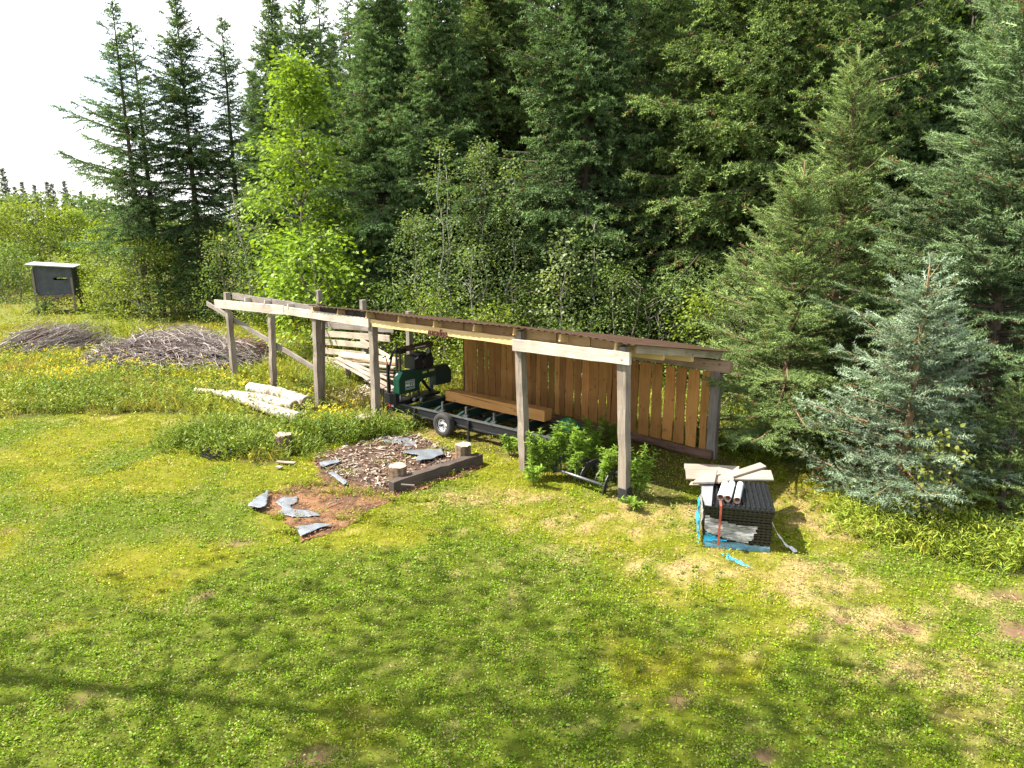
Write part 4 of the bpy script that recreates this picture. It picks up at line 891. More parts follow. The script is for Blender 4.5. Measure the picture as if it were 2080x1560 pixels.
m = MB(); m.tube([(.3, .85, 1.1), (.32, 1.25, .62)], .045, 6); m.tube([(.3, .8, 1.1), (.3, .8, .6)], .04, 6); m.box(.1, .5, .75, 1.45, .53, .6); m.tube([(.3, 1.35, 1.05), (.3, 1.35, .56)], .035, 6); m.build('guide_arm', M_BLACK, MIL)
m = MB(); m.tube([(.35, .42, .76), (.35, .44, .56)], .03, 6); m.tube([(.56, .5, .60), (.7, .52, .66), (.75, .6, .62)], .02, 6); m.tube([(.62, .3, .58), (.66, .34, .66)], .045, 8); m.tube([(.76, .42, .57), (.78, .46, .65)], .05, 8); m.build('clamp', M_STEEL, MIL)
for q, (a_, b_, c_) in enumerate([((.3, .35, 1.86), (.62, .55, 1.55), (.5, .7, 1.72)), ((.25, 1.3, 1.86), (.6, 1.25, 1.5), (.52, .95, 1.45)), ((.12, -.08, 1.5), (.3, -.2, 1.0), (.2, -.1, .6))]):
    m = MB(); P_ = [Vector(a_).lerp(Vector(b_), t).lerp(Vector(b_).lerp(Vector(c_), t), t) for t in np.linspace(0, 1, 9)]; m.tube(P_, .009, 5); m.build('cable', M_BLACK, MIL)
for xx in (1.7, 2.5, 3.4, 4.35):
    m = MB(); m.box(xx + .1, xx + .15, .12, .17, .53, .78); m.tube([(xx + .12, .12, .6), (xx + .12, -.06, .57)], .012, 6); m.box(xx + .06, xx + .19, .10, .19, .53, .58); m.build('log_dog', M_STEEL, MIL)
# sawn beam lying on the sawmill
A_ = (SD(6.68, 1.60), SD(3.42, 1.80)); e = beam('sawn_timber_beam', (*A_[0][:2], .735), (*A_[1][:2], .735), .30, .27, M_FRESH, None, wob=.006, seg=10, bevel=.008)
tag(e, 'thick fresh orange timber lying on the bed of the sawmill', 'timber')
m = MB(); m.tube([(.5, -.1512, .11), (1.2, -.1513, .075), (1.9, -.1512, .05), (2.4, -.1511, .02)], [.004, .008, .006, .003], 5)
m.build('crack', simple('crack_dark', (.03, .018, .01), .9), e)
# green cloth and stack at the right end of the trailer
m = MB(); p = SD(2.75, 1.75)
V = []; F = []; n = 10
for i in range(n + 1):
    for j in range(n + 1):
        u, v = i / n * 2 - 1, j / n * 2 - 1; V.append((u * .36, v * .26, max(0, .15 * (1 - u * u) * (1 - v * v)) ** .8 * (1 + .5 * fbm(np.array([u * 3.]), np.array([v * 3.]), 4)[0]) + .0))
for i in range(n):
    for j in range(n): F.append((i * (n + 1) + j, (i + 1) * (n + 1) + j, (i + 1) * (n + 1) + j + 1, i * (n + 1) + j + 1))
F.append(tuple(k * (n + 1) for k in range(n, -1, -1)) + tuple(range(1, n + 1)) + tuple(k * (n + 1) + n for k in range(1, n + 1)) + tuple(n * (n + 1) + k for k in range(n - 1, 0, -1)))
m.add(V, F); tag(m.build('tarp', simple('green_tarp', (.01, .22, .11), .45, 0, .4, 5), None, smooth=True, loc=(*p[:2], .53)), 'crumpled green tarp on the right end of the sawmill trailer', 'tarp').rotation_euler = (0, 0, SHED_RZ)

# ------------------------------------------------------------------ lumber, log and offcuts behind the sawmill
GL = 'rough boards piled behind the shed posts'
def board_px(u0, v0, d0, u1, v1, d1, th, ht, mat, label, name='rough_board', cat='board', group=GL):
    a = FR(u0, v0, d0); b = FR(u1, v1, d1); p0 = SD(a[0], d0, a[1]); p1 = SD(b[0], d1, b[1])
    return tag(beam(name, p0, p1, th, ht, mat, None, seg=6, wob=.008), label, cat, group)
board_px(681, 733, 2.2, 800, 797, 1.5, .16, .03, M_WHITEBOARD, 'lowest pale board slanting down to the sawmill from the slat wall')
board_px(684, 726, 2.3, 806, 792, 1.6, .16, .03, M_WHITEBOARD, 'upper pale board slanting down beside the lowest one')
board_px(700, 731, 2.4, 790, 770, 2.0, .14, .03, M_WHITEBOARD, 'pale board crossing between the two slanting ones')
board_px(712, 741, 2.2, 756, 778, 1.6, .14, .03, M_WHITEBOARD, 'short pale board under the slanting boards')
board_px(742, 772, 1.9, 806, 800, 1.5, .12, .03, M_WHITEBOARD, 'pale board end reaching the sawmill upright')
board_px(733, 691, 3.0, 795, 728, 2.6, .05, .14, M_SLAT, 'grey board leaning from the middle back post to the log')
for k, (v, lab, mt) in enumerate([(738, 'brown slab right under the peeled log', M_SLAT), (747, 'second bark edged slab under the log', M_DARKWOOD), (753, 'pale slab in the middle of the heap under the log', M_WHITEBOARD), (761, 'thin brown slab low in the heap under the log', M_SLAT)]):
    board_px(706 + k * 6, v - 3, 2.75, 806, v + 8, 2.3, .26, .045, mt, lab, 'bark_slab', 'slab')
a = FR(694, 722, 2.8); b = FR(812, 735, 2.4); m = MB(); p0 = Vector(SD(a[0], 2.8, a[1])); p1 = Vector(SD(b[0], 2.4, b[1]))
m.tube([p0.lerp(p1, t / 8) for t in range(9)], [.13 + .008 * math.sin(t * 2) for t in range(9)], 12, jit=.05)
tag(m.build('peeled_log', wood('peeled_wood', (.36, .22, .13), (.52, .38, .26), (.62, .50, .38), 0), None, smooth=False), 'thick pale peeled log lying on top of the lumber heap', 'log')
for k, (d, s) in enumerate(((2.5, 12.5), (2.5, 10.3))): tag(beam('lumber_bearer', SD(s, d, 0), SD(s, d, .62 if k == 0 else .5), .14, .14, M_GREYWOOD, None), ['short prop under the left end of the lumber heap', 'short prop under the lumber heap near the sawmill'][k], 'prop', 'props under the lumber heap')
bag = Bag(); cx, cy, _ = G(757, 800); n = 1500; x, y = cx + rng.normal(0, .55, n), cy + rng.normal(0, .4, n); zz = .30 * np.exp(-((x - cx) / .55) ** 2 - ((y - cy) / .45) ** 2) * R(.3, 1, n)
bag.scat(T_LEAF, np.stack([x, y, zz], 1), rng.normal(0, 1, (n, 3)) * np.array([1, 1, .35]), R(.06, .2, n), R(.03, .08, n), np.array([.52, .44, .37])[None] * R(.55, 1.15, n)[:, None], (0, 0, 1), .5)
tag(bag.build('wood_offcuts', M_CHIP), kind='stuff')
m = MB(); p = FR(778, 805, 1.0); q = SD(p[0], 1.0, 0)
m.tube([(0, 0, 0), (0, 0, .55), (.05, 0, .68), (.16, 0, .72), (.24, 0, .68)], .014, 8)
tag(m.build('bent_rod', M_STEEL, None, smooth=True, loc=q), 'grey bent metal rod standing upright left of the sawmill', 'rod').rotation_euler = (0, 0, SHED_RZ)

# ------------------------------------------------------------------ birch logs
mb_, n, l, o = newmat('birch_bark'); p = n.new('ShaderNodeBsdfPrincipled'); p.inputs['Roughness'].default_value = .7
t = n.new('ShaderNodeTexCoord'); mp_ = n.new('ShaderNodeMapping'); mp_.inputs['Scale'].default_value = (7, 2.2, 2.2); vo = n.new('ShaderNodeTexVoronoi'); vo.inputs['Scale'].default_value = 3.2
l.new(t.outputs['Object'], mp_.inputs['Vector']); l.new(mp_.outputs['Vector'], vo.inputs['Vector']); r = ramp(n, [(.18, (.04, .03, .025)), (.22, (.32, .28, .24)), (.7, (.43, .39, .34))]); l.new(vo.outputs['Distance'], r.inputs['Fac'])
ns = n.new('ShaderNodeTexNoise'); ns.inputs['Scale'].default_value = 5; ns.inputs['Detail'].default_value = 8; l.new(t.outputs['Object'], ns.inputs['Vector']); r2 = ramp(n, [(.36, (.32, .23, .17)), (.52, (1, 1, 1))]); l.new(ns.outputs['Fac'], r2.inputs['Fac'])
mm = n.new('ShaderNodeMix'); mm.data_type = 'RGBA'; mm.blend_type = 'MULTIPLY'; mm.inputs['Factor'].default_value = .9; l.new(r.outputs['Color'], mm.inputs['A']); l.new(r2.outputs['Color'], mm.inputs['B']); l.new(mm.outputs['Result'], p.inputs['Base Color'])
bb = n.new('ShaderNodeBump'); bb.inputs['Strength'].default_value = .5; bb.inputs['Distance'].default_value = .02; l.new(ns.outputs['Fac'], bb.inputs['Height']); l.new(bb.outputs['Normal'], p.inputs['Normal']); l.new(p.outputs['BSDF'], o.inputs['Surface'])
def endgrain(name, c0, c1, k=38):
    m, n, l, o = newmat(name); p = n.new('ShaderNodeBsdfPrincipled'); p.inputs['Roughness'].default_value = .8
    t = n.new('ShaderNodeTexCoord'); w_ = n.new('ShaderNodeTexWave'); w_.wave_type = 'RINGS'; w_.rings_direction = 'SPHERICAL'; w_.inputs['Scale'].default_value = k; w_.inputs['Distortion'].default_value = 3
    l.new(t.outputs['Object'], w_.inputs['Vector']); r = ramp(n, [(.2, c0), (.8, c1)]); l.new(w_.outputs['Fac'], r.inputs['Fac']); l.new(r.outputs['Color'], p.inputs['Base Color']); l.new(p.outputs['BSDF'], o.inputs['Surface']); return m
M_BEND = endgrain('birch_end', (.22, .15, .09), (.36, .27, .17)); M_SEND = endgrain('stump_end', (.22, .17, .13), (.40, .33, .26))
def log(name, pts, rad, label, group='birch logs in the long grass'):
    p0, p1 = Vector(pts[0]), Vector(pts[-1]); e = empty(name, p0, math.atan2(p1.y - p0.y, p1.x - p0.x), label, 'log', group)
    Mi = Matrix.Rotation(-e.rotation_euler.z, 4, 'Z') @ Matrix.Translation(-p0); lp = [Mi @ Vector(q) for q in pts]
    P = []; Rr = []
    for i in range(len(lp) - 1):
        for q in range(6): P.append(lp[i].lerp(lp[i + 1], q / 6) + Vector((0, rng.normal(0, .01), rng.normal(0, .006)))); Rr.append(rad[i] + (rad[i + 1] - rad[i]) * q / 6)
    P.append(lp[-1]); Rr.append(rad[-1]); m = MB(); m.tube(P, Rr, 14, jit=.035); m.build('bark', mb_, e, smooth=True)
    t = (P[-1] - P[-2]).normalized(); m = MB(); m.tube([(0, 0, 0), t * .012], Rr[-1] * .96, 14); m.build('cut_end', M_BEND, e, loc=P[-1]); return e
log('birch_log', [G(508, 789, .24), G(566, 800, .22), G(624, 819, .2)], [.19, .20, .21], 'thickest white birch log, at the back of the three')
log('birch_log', [G(468, 801, .2), G(530, 811, .2), G(598, 827, .2)], [.13, .17, .18], 'middle white birch log with its cut end beside the thickest one')
log('birch_log', [G(398, 793, .12), G(440, 798, .14), G(500, 814, .16), G(555, 834, .2), G(612, 850, .2)], [.09, .11, .13, .15, .16], 'front long crooked birch log with cut notches and a thin left tip')
# ------------------------------------------------------------------ stumps and squared timber round the mulch bed
def stump(u, v, r, h, label, dark=0.):
    e = empty('wooden_stump', (*G(u, v)[:2], 0), R(0, 6), label, 'stump', 'upright log stumps round the mulch bed'); m = MB(); n = 22; V = []; F = []; cs = []
    jr = [1 + rng.uniform(-.07, .07) for _ in range(n)]; jt = [rng.uniform(-.02, .015) for _ in range(n)]; cc = [np.array([.22, .155, .10]) * rng.uniform(.45, 1.3) for _ in range(n)]
    for i, (z_, rr) in enumerate([(-.05, 1.08), (.12, 1.0), (h * .5, .97), (h * .85, .99), (h, .97)]):
        for k in range(n):
            a = 6.283 * k / n; q = r * rr * jr[k]; V.append((q * math.cos(a), q * math.sin(a), z_ + (jt[k] if i == 4 else 0))); cs.append(cc[k] * (1 - dark))
    for i in range(4):
        for k in range(n): F.append((i * n + k, i * n + (k + 1) % n, (i + 1) * n + (k + 1) % n, (i + 1) * n + k))
    for q in range(len(V)): m.v.append(V[q]); m.c.append(tuple(cs[q]))
    m.f += F; m.build('bark', M_BARK, e, usecol=True)
    m = MB(); m.add([(r * .96 * jr[k] * math.cos(6.283 * k / n), r * .96 * jr[k] * math.sin(6.283 * k / n), jt[k] + .003) for k in range(n)] + [(0, 0, .004)], [(k, (k + 1) % n, n) for k in range(n)]); m.build('cut_top', M_SEND, e, loc=(0, 0, h)); return e
stump(737, 868, .21, .30, 'low grey stump standing beside the front post left of the trailer')
stump(578, 918, .20, .44, 'stump with flaking bark in tall weeds, left of the mulch bed')
stump(942, 942, .18, .46, 'tall dry stump at the far end of the dark squared timber')
stump(809, 985, .185, .42, 'ragged stump with a wire round it at the near end of the squared timber')
a = G(795, 1000); b = G(975, 940)
tag(beam('squared_timber', (a[0], a[1], .12), (b[0], b[1], .12), .21, .24, M_DARKWOOD, None, wob=.014, seg=12, bevel=.012), 'dark weathered squared timber edging the mulch bed', 'timber')
m = MB(); a = G(815, 984, .26); b = G(842, 986, .25); m.tube([a, b], .018, 7); tag(m.build('stick', M_GREYWOOD, None), 'short grey stick lying on the end of the squared timber', 'stick')
# ------------------------------------------------------------------ mulch bed, plastic sheet, chips
bx0, by0 = BED.min(0) - .3; bx1, by1 = BED.max(0) + .3; st = .05
gx, gy = np.meshgrid(np.arange(bx0, bx1, st), np.arange(by0, by1, st)); ny_, nx_ = gx.shape; x = gx.ravel() + R(-.02, .02, gx.size); y = gy.ravel() + R(-.02, .02, gx.size)
ins = inpoly(x, y, BED, .25); MU = gp([(640, 925), (760, 893), (850, 885), (905, 915), (940, 950), (800, 1005), (730, 985), (650, 965)])
inm = inpoly(x, y, MU); z = -.006 + .05 * fbm(x * 1.6, y * 1.6, 31) + np.where(inm, .05 * fbm(x * 2.5, y * 2.5, 33), 0) - .02
c = lerp(np.repeat(np.array([[.185, .098, .05]]), len(x), 0), np.array([.095, .052, .03]), smooth01(fbm(x * 2.2, y * 2.2, 35), .42, .62)); c[inm] = np.array([.075, .047, .032])
idx = np.arange(ny_ * nx_).reshape(ny_, nx_); F = np.stack([idx[:-1, :-1], idx[:-1, 1:], idx[1:, 1:], idx[1:, :-1]], -1).reshape(-1, 4); F = F[ins[F].all(1)]
tag(mesh_np('mulch_bed', np.stack([x, y, z], 1), F, M_SOIL, col=c, smooth=True), kind='structure')
bag = Bag(); n = 12500; x = R(bx0, bx1, n); y = R(by0, by1, n); ok = inpoly(x, y, MU, .2) & (R(0, 1, n) < .25 + .9 * smooth01(fbm(x * 2.4, y * 2.4, 39, 3), .38, .6)); x, y = x[ok], y[ok]; n = len(x)
z = -.02 + .05 * fbm(x * 1.6, y * 1.6, 31) + .05 * fbm(x * 2.5, y * 2.5, 33) + R(0, .035, n)
pal = np.array([[.40, .32, .25], [.32, .23, .165], [.19, .115, .08], [.09, .055, .042], [.50, .43, .36], [.27, .14, .09]]); ci = rng.integers(0, 6, n); wz = fbm(x * 1.3, y * 1.3, 37); ci = np.where(R(0, 1, n) < smooth01(wz, .45, .62) * .7, 4 * (R(0, 1, n) < .5), ci)
bag.scat(T_LEAF, np.stack([x, y, z], 1), rng.normal(0, 1, (n, 3)) * np.array([1, 1, .25]), R(.04, .2, n), R(.012, .06, n), pal[ci] * .72 * R(.6, 1.25, n)[:, None], (0, 0, 1), .35)
n = 11000; x = R(bx0, bx1, n); y = R(by0, by1, n); ok = inpoly(x, y, BED, .25) & ~inpoly(x, y, MU, .2) & (R(0, 1, n) < .3 + .9 * smooth01(fbm(x * 3, y * 3, 41, 3), .35, .6)); x, y = x[ok], y[ok]; n = len(x)
bag.scat(T_LEAF, np.stack([x, y, .012 + .055 * R(0, 1, n) ** 1.5], 1), rng.normal(0, 1, (n, 3)) * np.array([1, 1, .2]), R(.03, .10, n), R(.006, .02, n), np.array([.30, .155, .075])[None] * R(.25, 1.4, n)[:, None], (0, 0, 1), .35)
n = 1900; x = R(bx0, bx1, n); y = R(by0, by1, n); ok = inpoly(x, y, BED) & (fbm(x * 3.1, y * 3.1, 43, 3) > .5); x, y = x[ok], y[ok]; n = len(x)
bag.scat(T_LEAF, np.stack([x, y, R(.045, .085, n)], 1), rng.normal(0, 1, (n, 3)) * np.array([1, 1, .2]), R(.04, .14, n), R(.01, .035, n), np.array([.17, .10, .06])[None] * R(.4, 1.6, n)[:, None], (0, 0, 1), .35)
tag(bag.build('mulch_chips', M_CHIP), kind='stuff')
bag = Bag()
for u, v, rx, ry, n in [(735, 1005, .35, .12, 70), (690, 1000, .3, .1, 50), (560, 1050, .08, .06, 22), (725, 1050, .4, .15, 90), (700, 962, .3, .08, 40), (860, 930, .25, .08, 26), (900, 915, .25, .1, 60), (735, 905, .4, .08, 60), (590, 1080, .15, .05, 40), (545, 1000, .3, .05, 40), (640, 985, .3, .1, 60), (880, 985, .5, .05, 50), (930, 965, .3, .05, 40), (830, 1015, .4, .06, 50), (650, 930, .2, .1, 40), (780, 940, .2, .06, 18), (610, 985, .3, .08, 50)]:
    cx, cy, _ = G(u, v); x, y = patch(cx, cy, rx, ry, n); gc = np.repeat(np.array([[.19, .22, .025]]), n, 0)
    longgrass(bag, x, y, R(.06, .2, n), gc, 5, .011); k = n // 3; weeds(bag, x[:k], y[:k], R(.05, .16, k), gc[:k] * .9, 6, .025, .07)
tag(bag.build('bed_grass', M_GRASS), kind='stuff')
M_PLAS = simple('grey_plastic', (.17, .19, .215), .3, 0, .3, 5, .6, .6)
def sheet(poly, label, base=.022, amp=.03, step=.022, mat=None, name='plastic_sheet'):
    q = gp(poly); x0, y0 = q.min(0); x1, y1 = q.max(0); gx, gy = np.meshgrid(np.arange(x0 - step, x1 + step, step), np.arange(y0 - step, y1 + step, step)); ny_, nx_ = gx.shape
    x = gx.ravel(); y = gy.ravel(); ins = inpoly(x, y, q); z = base + amp * (fbm(x * 4, y * 4, 51, 3) - .3) + .006 * np.sin(x * 17 + y * 9)
    idx = np.arange(ny_ * nx_).reshape(ny_, nx_); F = np.stack([idx[:-1, :-1], idx[:-1, 1:], idx[1:, 1:], idx[1:, :-1]], -1).reshape(-1, 4); F = F[ins[F].any(1)]
    used = np.unique(F); mp = -np.ones(len(x), int); mp[used] = np.arange(len(used)); o = mesh_np(name, np.stack([x, y, z], 1)[used], mp[F], mat or M_PLAS, smooth=True)
    md = o.modifiers.new('thickness', 'SOLIDIFY'); md.thickness = .006; md.offset = 1
    return tag(o, label, 'plastic sheet', 'grey plastic sheeting in the mulch bed')
sheet([(505, 1034), (545, 1004), (541, 1036), (528, 1041)], 'folded pale corner of plastic sheet at the left tip of the bed', .07, .07)
sheet([(560, 1022), (578, 1013), (604, 1011), (602, 1022), (588, 1030), (592, 1036), (640, 1043), (650, 1050), (600, 1053), (566, 1044), (575, 1033)], 'winding grey plastic patch in the reddish near part of the bed')
sheet([(604, 1076), (640, 1070), (673, 1070), (645, 1080), (612, 1095)], 'grey plastic patch at the nearest tip of the bed', .05)
sheet([(772, 895), (800, 890), (828, 892), (846, 904), (832, 914), (815, 902), (785, 901)], 'pale plastic patch at the far edge of the bed')
sheet([(815, 926), (850, 921), (896, 920), (901, 930), (872, 941), (845, 944), (852, 932)], 'large plastic patch among wood chips near the tall dry stump', .09)
sheet([(650, 946), (686, 939), (690, 944), (655, 954)], 'small plastic patch at the left edge of the wood chips', .07)
sheet([(668, 965), (676, 964), (706, 985), (700, 990)], 'narrow plastic strip between chips and reddish needles', .06)
m = MB(); m.tube([G(658, 1028, .05), G(690, 1015, .06)], .014, 6); tag(m.build('stick', M_GREYWOOD, None), 'grey stick lying on the reddish part of the bed', 'stick')
# small things in the grass left of the bed
m = MB()
for i in range(7):
    m.box(-.38, .38, -.3 + i * .1, -.275 + i * .1, 0, .05)
for i in range(9): m.box(-.38 + i * .093, -.36 + i * .093, -.3, .325, .0505, .075)
p = G(438, 922); o = tag(m.build('plastic_grid', simple('black_plastic', (.02, .021, .024), .35, 0, .2, 6), None, loc=(p[0], p[1], .02)), 'black plastic grid panel lying in the grass left of the weeds', 'grid panel'); o.rotation_euler = (.05, -.03, -.75)
for (u0, v0, u1, v1, lab) in [(563, 941, 600, 944, 'longer scrap board in the grass left of the bed'), (562, 951, 573, 953, 'tiny pale scrap just below the longer scrap board')]:
    a = G(u0, v0); b = G(u1, v1); tag(beam('scrap_board', (a[0], a[1], .04), (b[0], b[1], .04), .1, .03, M_WHITEBOARD, None, seg=3), lab, 'board', 'scrap boards in the grass')

# ------------------------------------------------------------------ auger like implement between the two nearest posts
AU = empty('farm_auger', (*G(1180, 985)[:2], 0), SHED_RZ, 'rusty black auger with curved blades lying between the two nearest posts', 'auger')
def AL(u, v, z): p = G(u, v, z); s, d = sd_of(p[0], p[1]); a0 = sd_of(*G(1180, 985)[:2]); return Vector((-(s - a0[0]), d - a0[1], z))
M_AUG = simple('scuffed_black_steel', (.05, .05, .055), .45, .5, .4, 12)
f0, f1 = AL(1105, 945, .22), AL(1224, 985, .22); r0, r1 = AL(1165, 933, .26), AL(1262, 962, .26)
for a, b in ((f0, f1), (r0, r1)): m = MB(); m.tube([a, b], .032, 10); m.build('shaft', M_STEEL, AU, smooth=True)
for k, t in enumerate((.15, .42, .62, .82, 1.03)):
    a = f0.lerp(f1, t); b = r0.lerp(r1, t); c_ = (a + b) / 2; ax = (b - a); rad = ax.length / 2 * (.92, .8, .95, .7, .9)[k] + .03; ax.normalize(); up = Vector((0, 0, 1)); V = []; F = []; n = 14
    big = 1.25 if k == 4 else 1; off = (f1 - f0).normalized()
    for i in range(n + 1):
        th = math.pi * (1.12 * i / n - .06); d_ = -ax * math.cos(th) + up * math.sin(th)
        for rr, ww in ((.72, 0), (1.0, 0), (1.0, .02), (.72, .02)): V.append(c_ + d_ * rad * rr * big + off * (ww + .12 * i / n) - up * (.05 if k < 4 else .1))
    for i in range(n):
        for q in range(4): F.append((i * 4 + q, i * 4 + (q + 1) % 4, i * 4 + 4 + (q + 1) % 4, i * 4 + 4 + q))
    F += [(3, 2, 1, 0), tuple(n * 4 + q for q in range(4))]; m = MB(); m.add(V, F); m.build('blade', M_AUG, AU)
# ------------------------------------------------------------------ tall single weeds in the shed mouth
def weed_thing(loc, h, seed, label):
    global rng
    keep = rng; rng = np.random.default_rng(seed); e = empty('tall_weed', loc, 0, label, 'weed', 'tall weeds at the shed mouth'); m = MB()
    tips = []
    for q in range(5):
        a = R(0, 6.28); d = np.array([math.cos(a), math.sin(a), 0]) * R(.08, .34); p = [np.array([0, 0, -.02]) + d * .3, d * .5 + np.array([0, 0, h * .5]), d * 1.1 + np.array([0, 0, h * R(.8, 1.)])]; tips.append(p); m.tube(p, [.009, .007, .003], 5)
    m.build('stem', simple('weed_stem', (.10, .15, .03), .6), e); bag = Bag(); n = int(520 * h) + 140
    st_ = rng.integers(0, 5, n); t = R(.12, 1, n) ** .8; P0 = np.array([[np.interp(tt * 2, [0, 1, 2], [q[j] for q in tips[s]]) for j in range(3)] for tt, s in zip(t, st_)]); a = R(0, 6.28, n)
    ax = np.stack([np.cos(a), np.sin(a), R(-.25, .6, n)], 1); bag.scat(T_LONG, P0, ax, R(.11, .21, n) * (1.15 - .5 * t), R(.018, .032, n), np.array([.19, .30, .04])[None] * R(.6, 1.4, n)[:, None], (0, 0, 1), .3)
    bag.build('leaves', M_LEAF, e); rng = keep; return e
for k, (u, v, h, lab) in enumerate([(1090, 972, 1.05, 'bushy weed right beside the post with the beam joint'), (1078, 982, .5, 'low weed in front of the post with the beam joint'), (1125, 972, .95, 'weed left of the tallest weed clump by the auger'), (1150, 968, 1.3, 'tallest bright weed clump behind the auger'), (1178, 962, 1.05, 'weed right of the tallest clump behind the auger'),
        (1222, 1000, 1.0, 'leafy weed growing through the auger'), (1246, 975, .75, 'weed just left of the nearest post'), (1300, 1012, 1.05, 'thin weed with a pale tip right of the nearest post'), (1205, 925, .9, 'dark weed in the shade before the plank wall'), (1240, 920, .9, 'dark weed in the shade behind the nearest post'), (1108, 968, .9, 'weed filling the middle of the clump right of the post with the beam joint'), (1165, 975, .8, 'weed in front of the tallest clump by the auger'), (1140, 955, 1.1, 'weed behind the tallest clump by the auger'), (1195, 950, .9, 'weed at the right edge of the clump behind the auger'), (1040, 925, .5, 'weed growing up through the trailer bed'), (1290, 1030, .22, 'low broad weed at the black foot of the nearest post')]):
    weed_thing((*G(u, v)[:2], 0), h, 400 + k, lab)
# ------------------------------------------------------------------ pallet load
a = G(1428, 1108); b = G(1563, 1121); PR = math.atan2(b[1] - a[1], b[0] - a[0]); PW = math.hypot(b[0] - a[0], b[1] - a[1]); PD = 1.22
PL = empty('grid_panel_stack', (a[0], a[1], 0), PR, 'stack of black plastic grid panels on a pallet in torn plastic film', 'panel stack')
M_BP = simple('glossy_black_plastic', (.016, .017, .02), .28, 0, .25, 7, .1)
M_PAL = simple('pallet_wood', (.22, .19, .16), .8, 0, .4, 5)
m = MB()
for yy in (0, .52, 1.04): m.box(0, PW, yy, yy + .1, 0.0, .075)
for i in range(7): m.box(i * (PW - .1) / 6, i * (PW - .1) / 6 + .1, 0, PD, .0755, .097)
m.build('pallet', M_PAL, PL)
m = MB(); nL = 13
for i in range(nL):
    z0 = .10 + i * .05; o_ = rng.uniform(-.012, .012); p_ = rng.uniform(-.012, .012); ex = .035 if i >= nL - 2 else 0
    m.box(.01 + o_ - ex, PW + o_ + ex, .01 + p_ - ex, PD + p_ + ex, z0, z0 + .034)
    for q in range(14): xx = .03 + q * (PW - .1) / 13 + o_; m.box(xx, xx + .035, .004 + p_ - ex, .0095 + p_ - ex, z0 + .006, z0 + .046); 
    for q in range(15): yy = .03 + q * (PD - .1) / 14 + p_; m.box(PW + o_ + ex + .0005, PW + o_ + ex + .007, yy, yy + .035, z0 + .006, z0 + .046)
    for q in range(15): yy = .03 + q * (PD - .1) / 14 + p_; m.box(-.002 + o_ - ex, .0095 + o_ - ex, yy, yy + .035, z0 + .006, z0 + .046)
zt = .10 + (nL - 1) * .05 + .0345
for i in range(13):
    for j in range(14):
        xx = -.0 + (i + .5) * PW / 13 + rng.uniform(-.004, .004); yy = (j + .5) * PD / 14; r_ = .03
        V = [(xx + r_ * q * math.cos(k * 1.047), yy + r_ * q * math.sin(k * 1.047), zt + zz) for q, zz in ((1, 0), (.85, .03), (.4, .042)) for k in range(6)]
        m.add(V, [(q * 6 + k, q * 6 + (k + 1) % 6, q * 6 + 6 + (k + 1) % 6, q * 6 + 6 + k) for q in range(2) for k in range(6)] + [tuple(12 + k for k in range(6))])
    m.box((i + .5) * PW / 13 - .006, (i + .5) * PW / 13 + .006, 0, PD, zt, zt + .012)
m.build('panels', M_BP, PL)
def drape(name, poly, mat, plane, off, par, amp=.012):
    """film hanging on one side of the stack; poly in (along, z)"""
    q = np.array(poly); x0, z0 = q.min(0); x1, z1 = q.max(0); st = .025; gx, gz = np.meshgrid(np.arange(x0, x1 + st, st), np.arange(z0, z1 + st, st)); nz_, nx_ = gx.shape; x = gx.ravel(); z = gz.ravel(); ins = inpoly(x, z, q)
    y = amp * (fbm(x * 5, z * 12, 61, 3) * 2 - .6) + .01
    P = np.stack([x, -y - off, z], 1) if plane == 'front' else (np.stack([-y - off, x, z], 1) if plane == 'left' else np.stack([PW + y + off, x, z], 1))
    idx = np.arange(nz_ * nx_).reshape(nz_, nx_); F = np.stack([idx[:-1, :-1], idx[:-1, 1:], idx[1:, 1:], idx[1:, :-1]], -1).reshape(-1, 4); F = F[ins[F].all(1)]
    used = np.unique(F); mp = -np.ones(len(x), int); mp[used] = np.arange(len(used)); return mesh_np(name, P[used], mp[F], mat, par, smooth=True)
M_FILM = film('clear_film', (.46, .46, .45), .5, .2, (3, 3, 26)); M_BFILM = film('blue_film', (.02, .40, .68), .85, .3, (4, 4, 8)); M_BFILM2 = film('blue_grey_film', (.12, .30, .42), .8, .3, (3, 3, 20))
drape('wrap_film', [(0, .60), (.22, .53), (.5, .47), (.86, .46), (.88, .40), (.84, .36), (.87, .33), (.80, .28), (.83, .22), (.74, .17), (.76, .12), (.62, .13), (.4, .16), (.2, .22), (.05, .26), (0, .30)], M_FILM, 'front', .022, PL, .03)
drape('wrap_film', [(-.02, .58), (.2, .72), (.7, .73), (1.2, .70), (1.2, .3), (.6, .25), (.3, .2), (-.02, .28)], M_FILM, 'left', .022, PL, .03)
drape('blue_film', [(0, .30), (.12, .26), (.28, .19), (.33, .12), (.5, .13), (PW, .115), (PW, .0), (.02, .0)], M_BFILM2, 'front', .016, PL, .02)
drape('blue_film', [(0, .24), (.1, .27), (.25, .20), (.40, .17), (.45, .125), (.22, .13), (.1, .12), (0, .05)], M_BFILM, 'front', .038, PL, .03)
drape('blue_film', [(-.03, .02), (-.03, .30), (.3, .45), (.6, .5), (1.1, .45), (1.2, .1), (.7, .06), (.3, .03)], M_BFILM, 'left', .06, PL, .05)
m = MB(); m.box(.225, .262, -.072, -.067, .06, .765); m.box(.225, .262, -.072, .5, .7665, .7715); m.build('strap', simple('red_strap', (.42, .09, .05), .6, 0, .35, 40), PL)
m = MB(); m.box(.30, .303, -.05, -.045, .1, .2); 
V = []; F = []
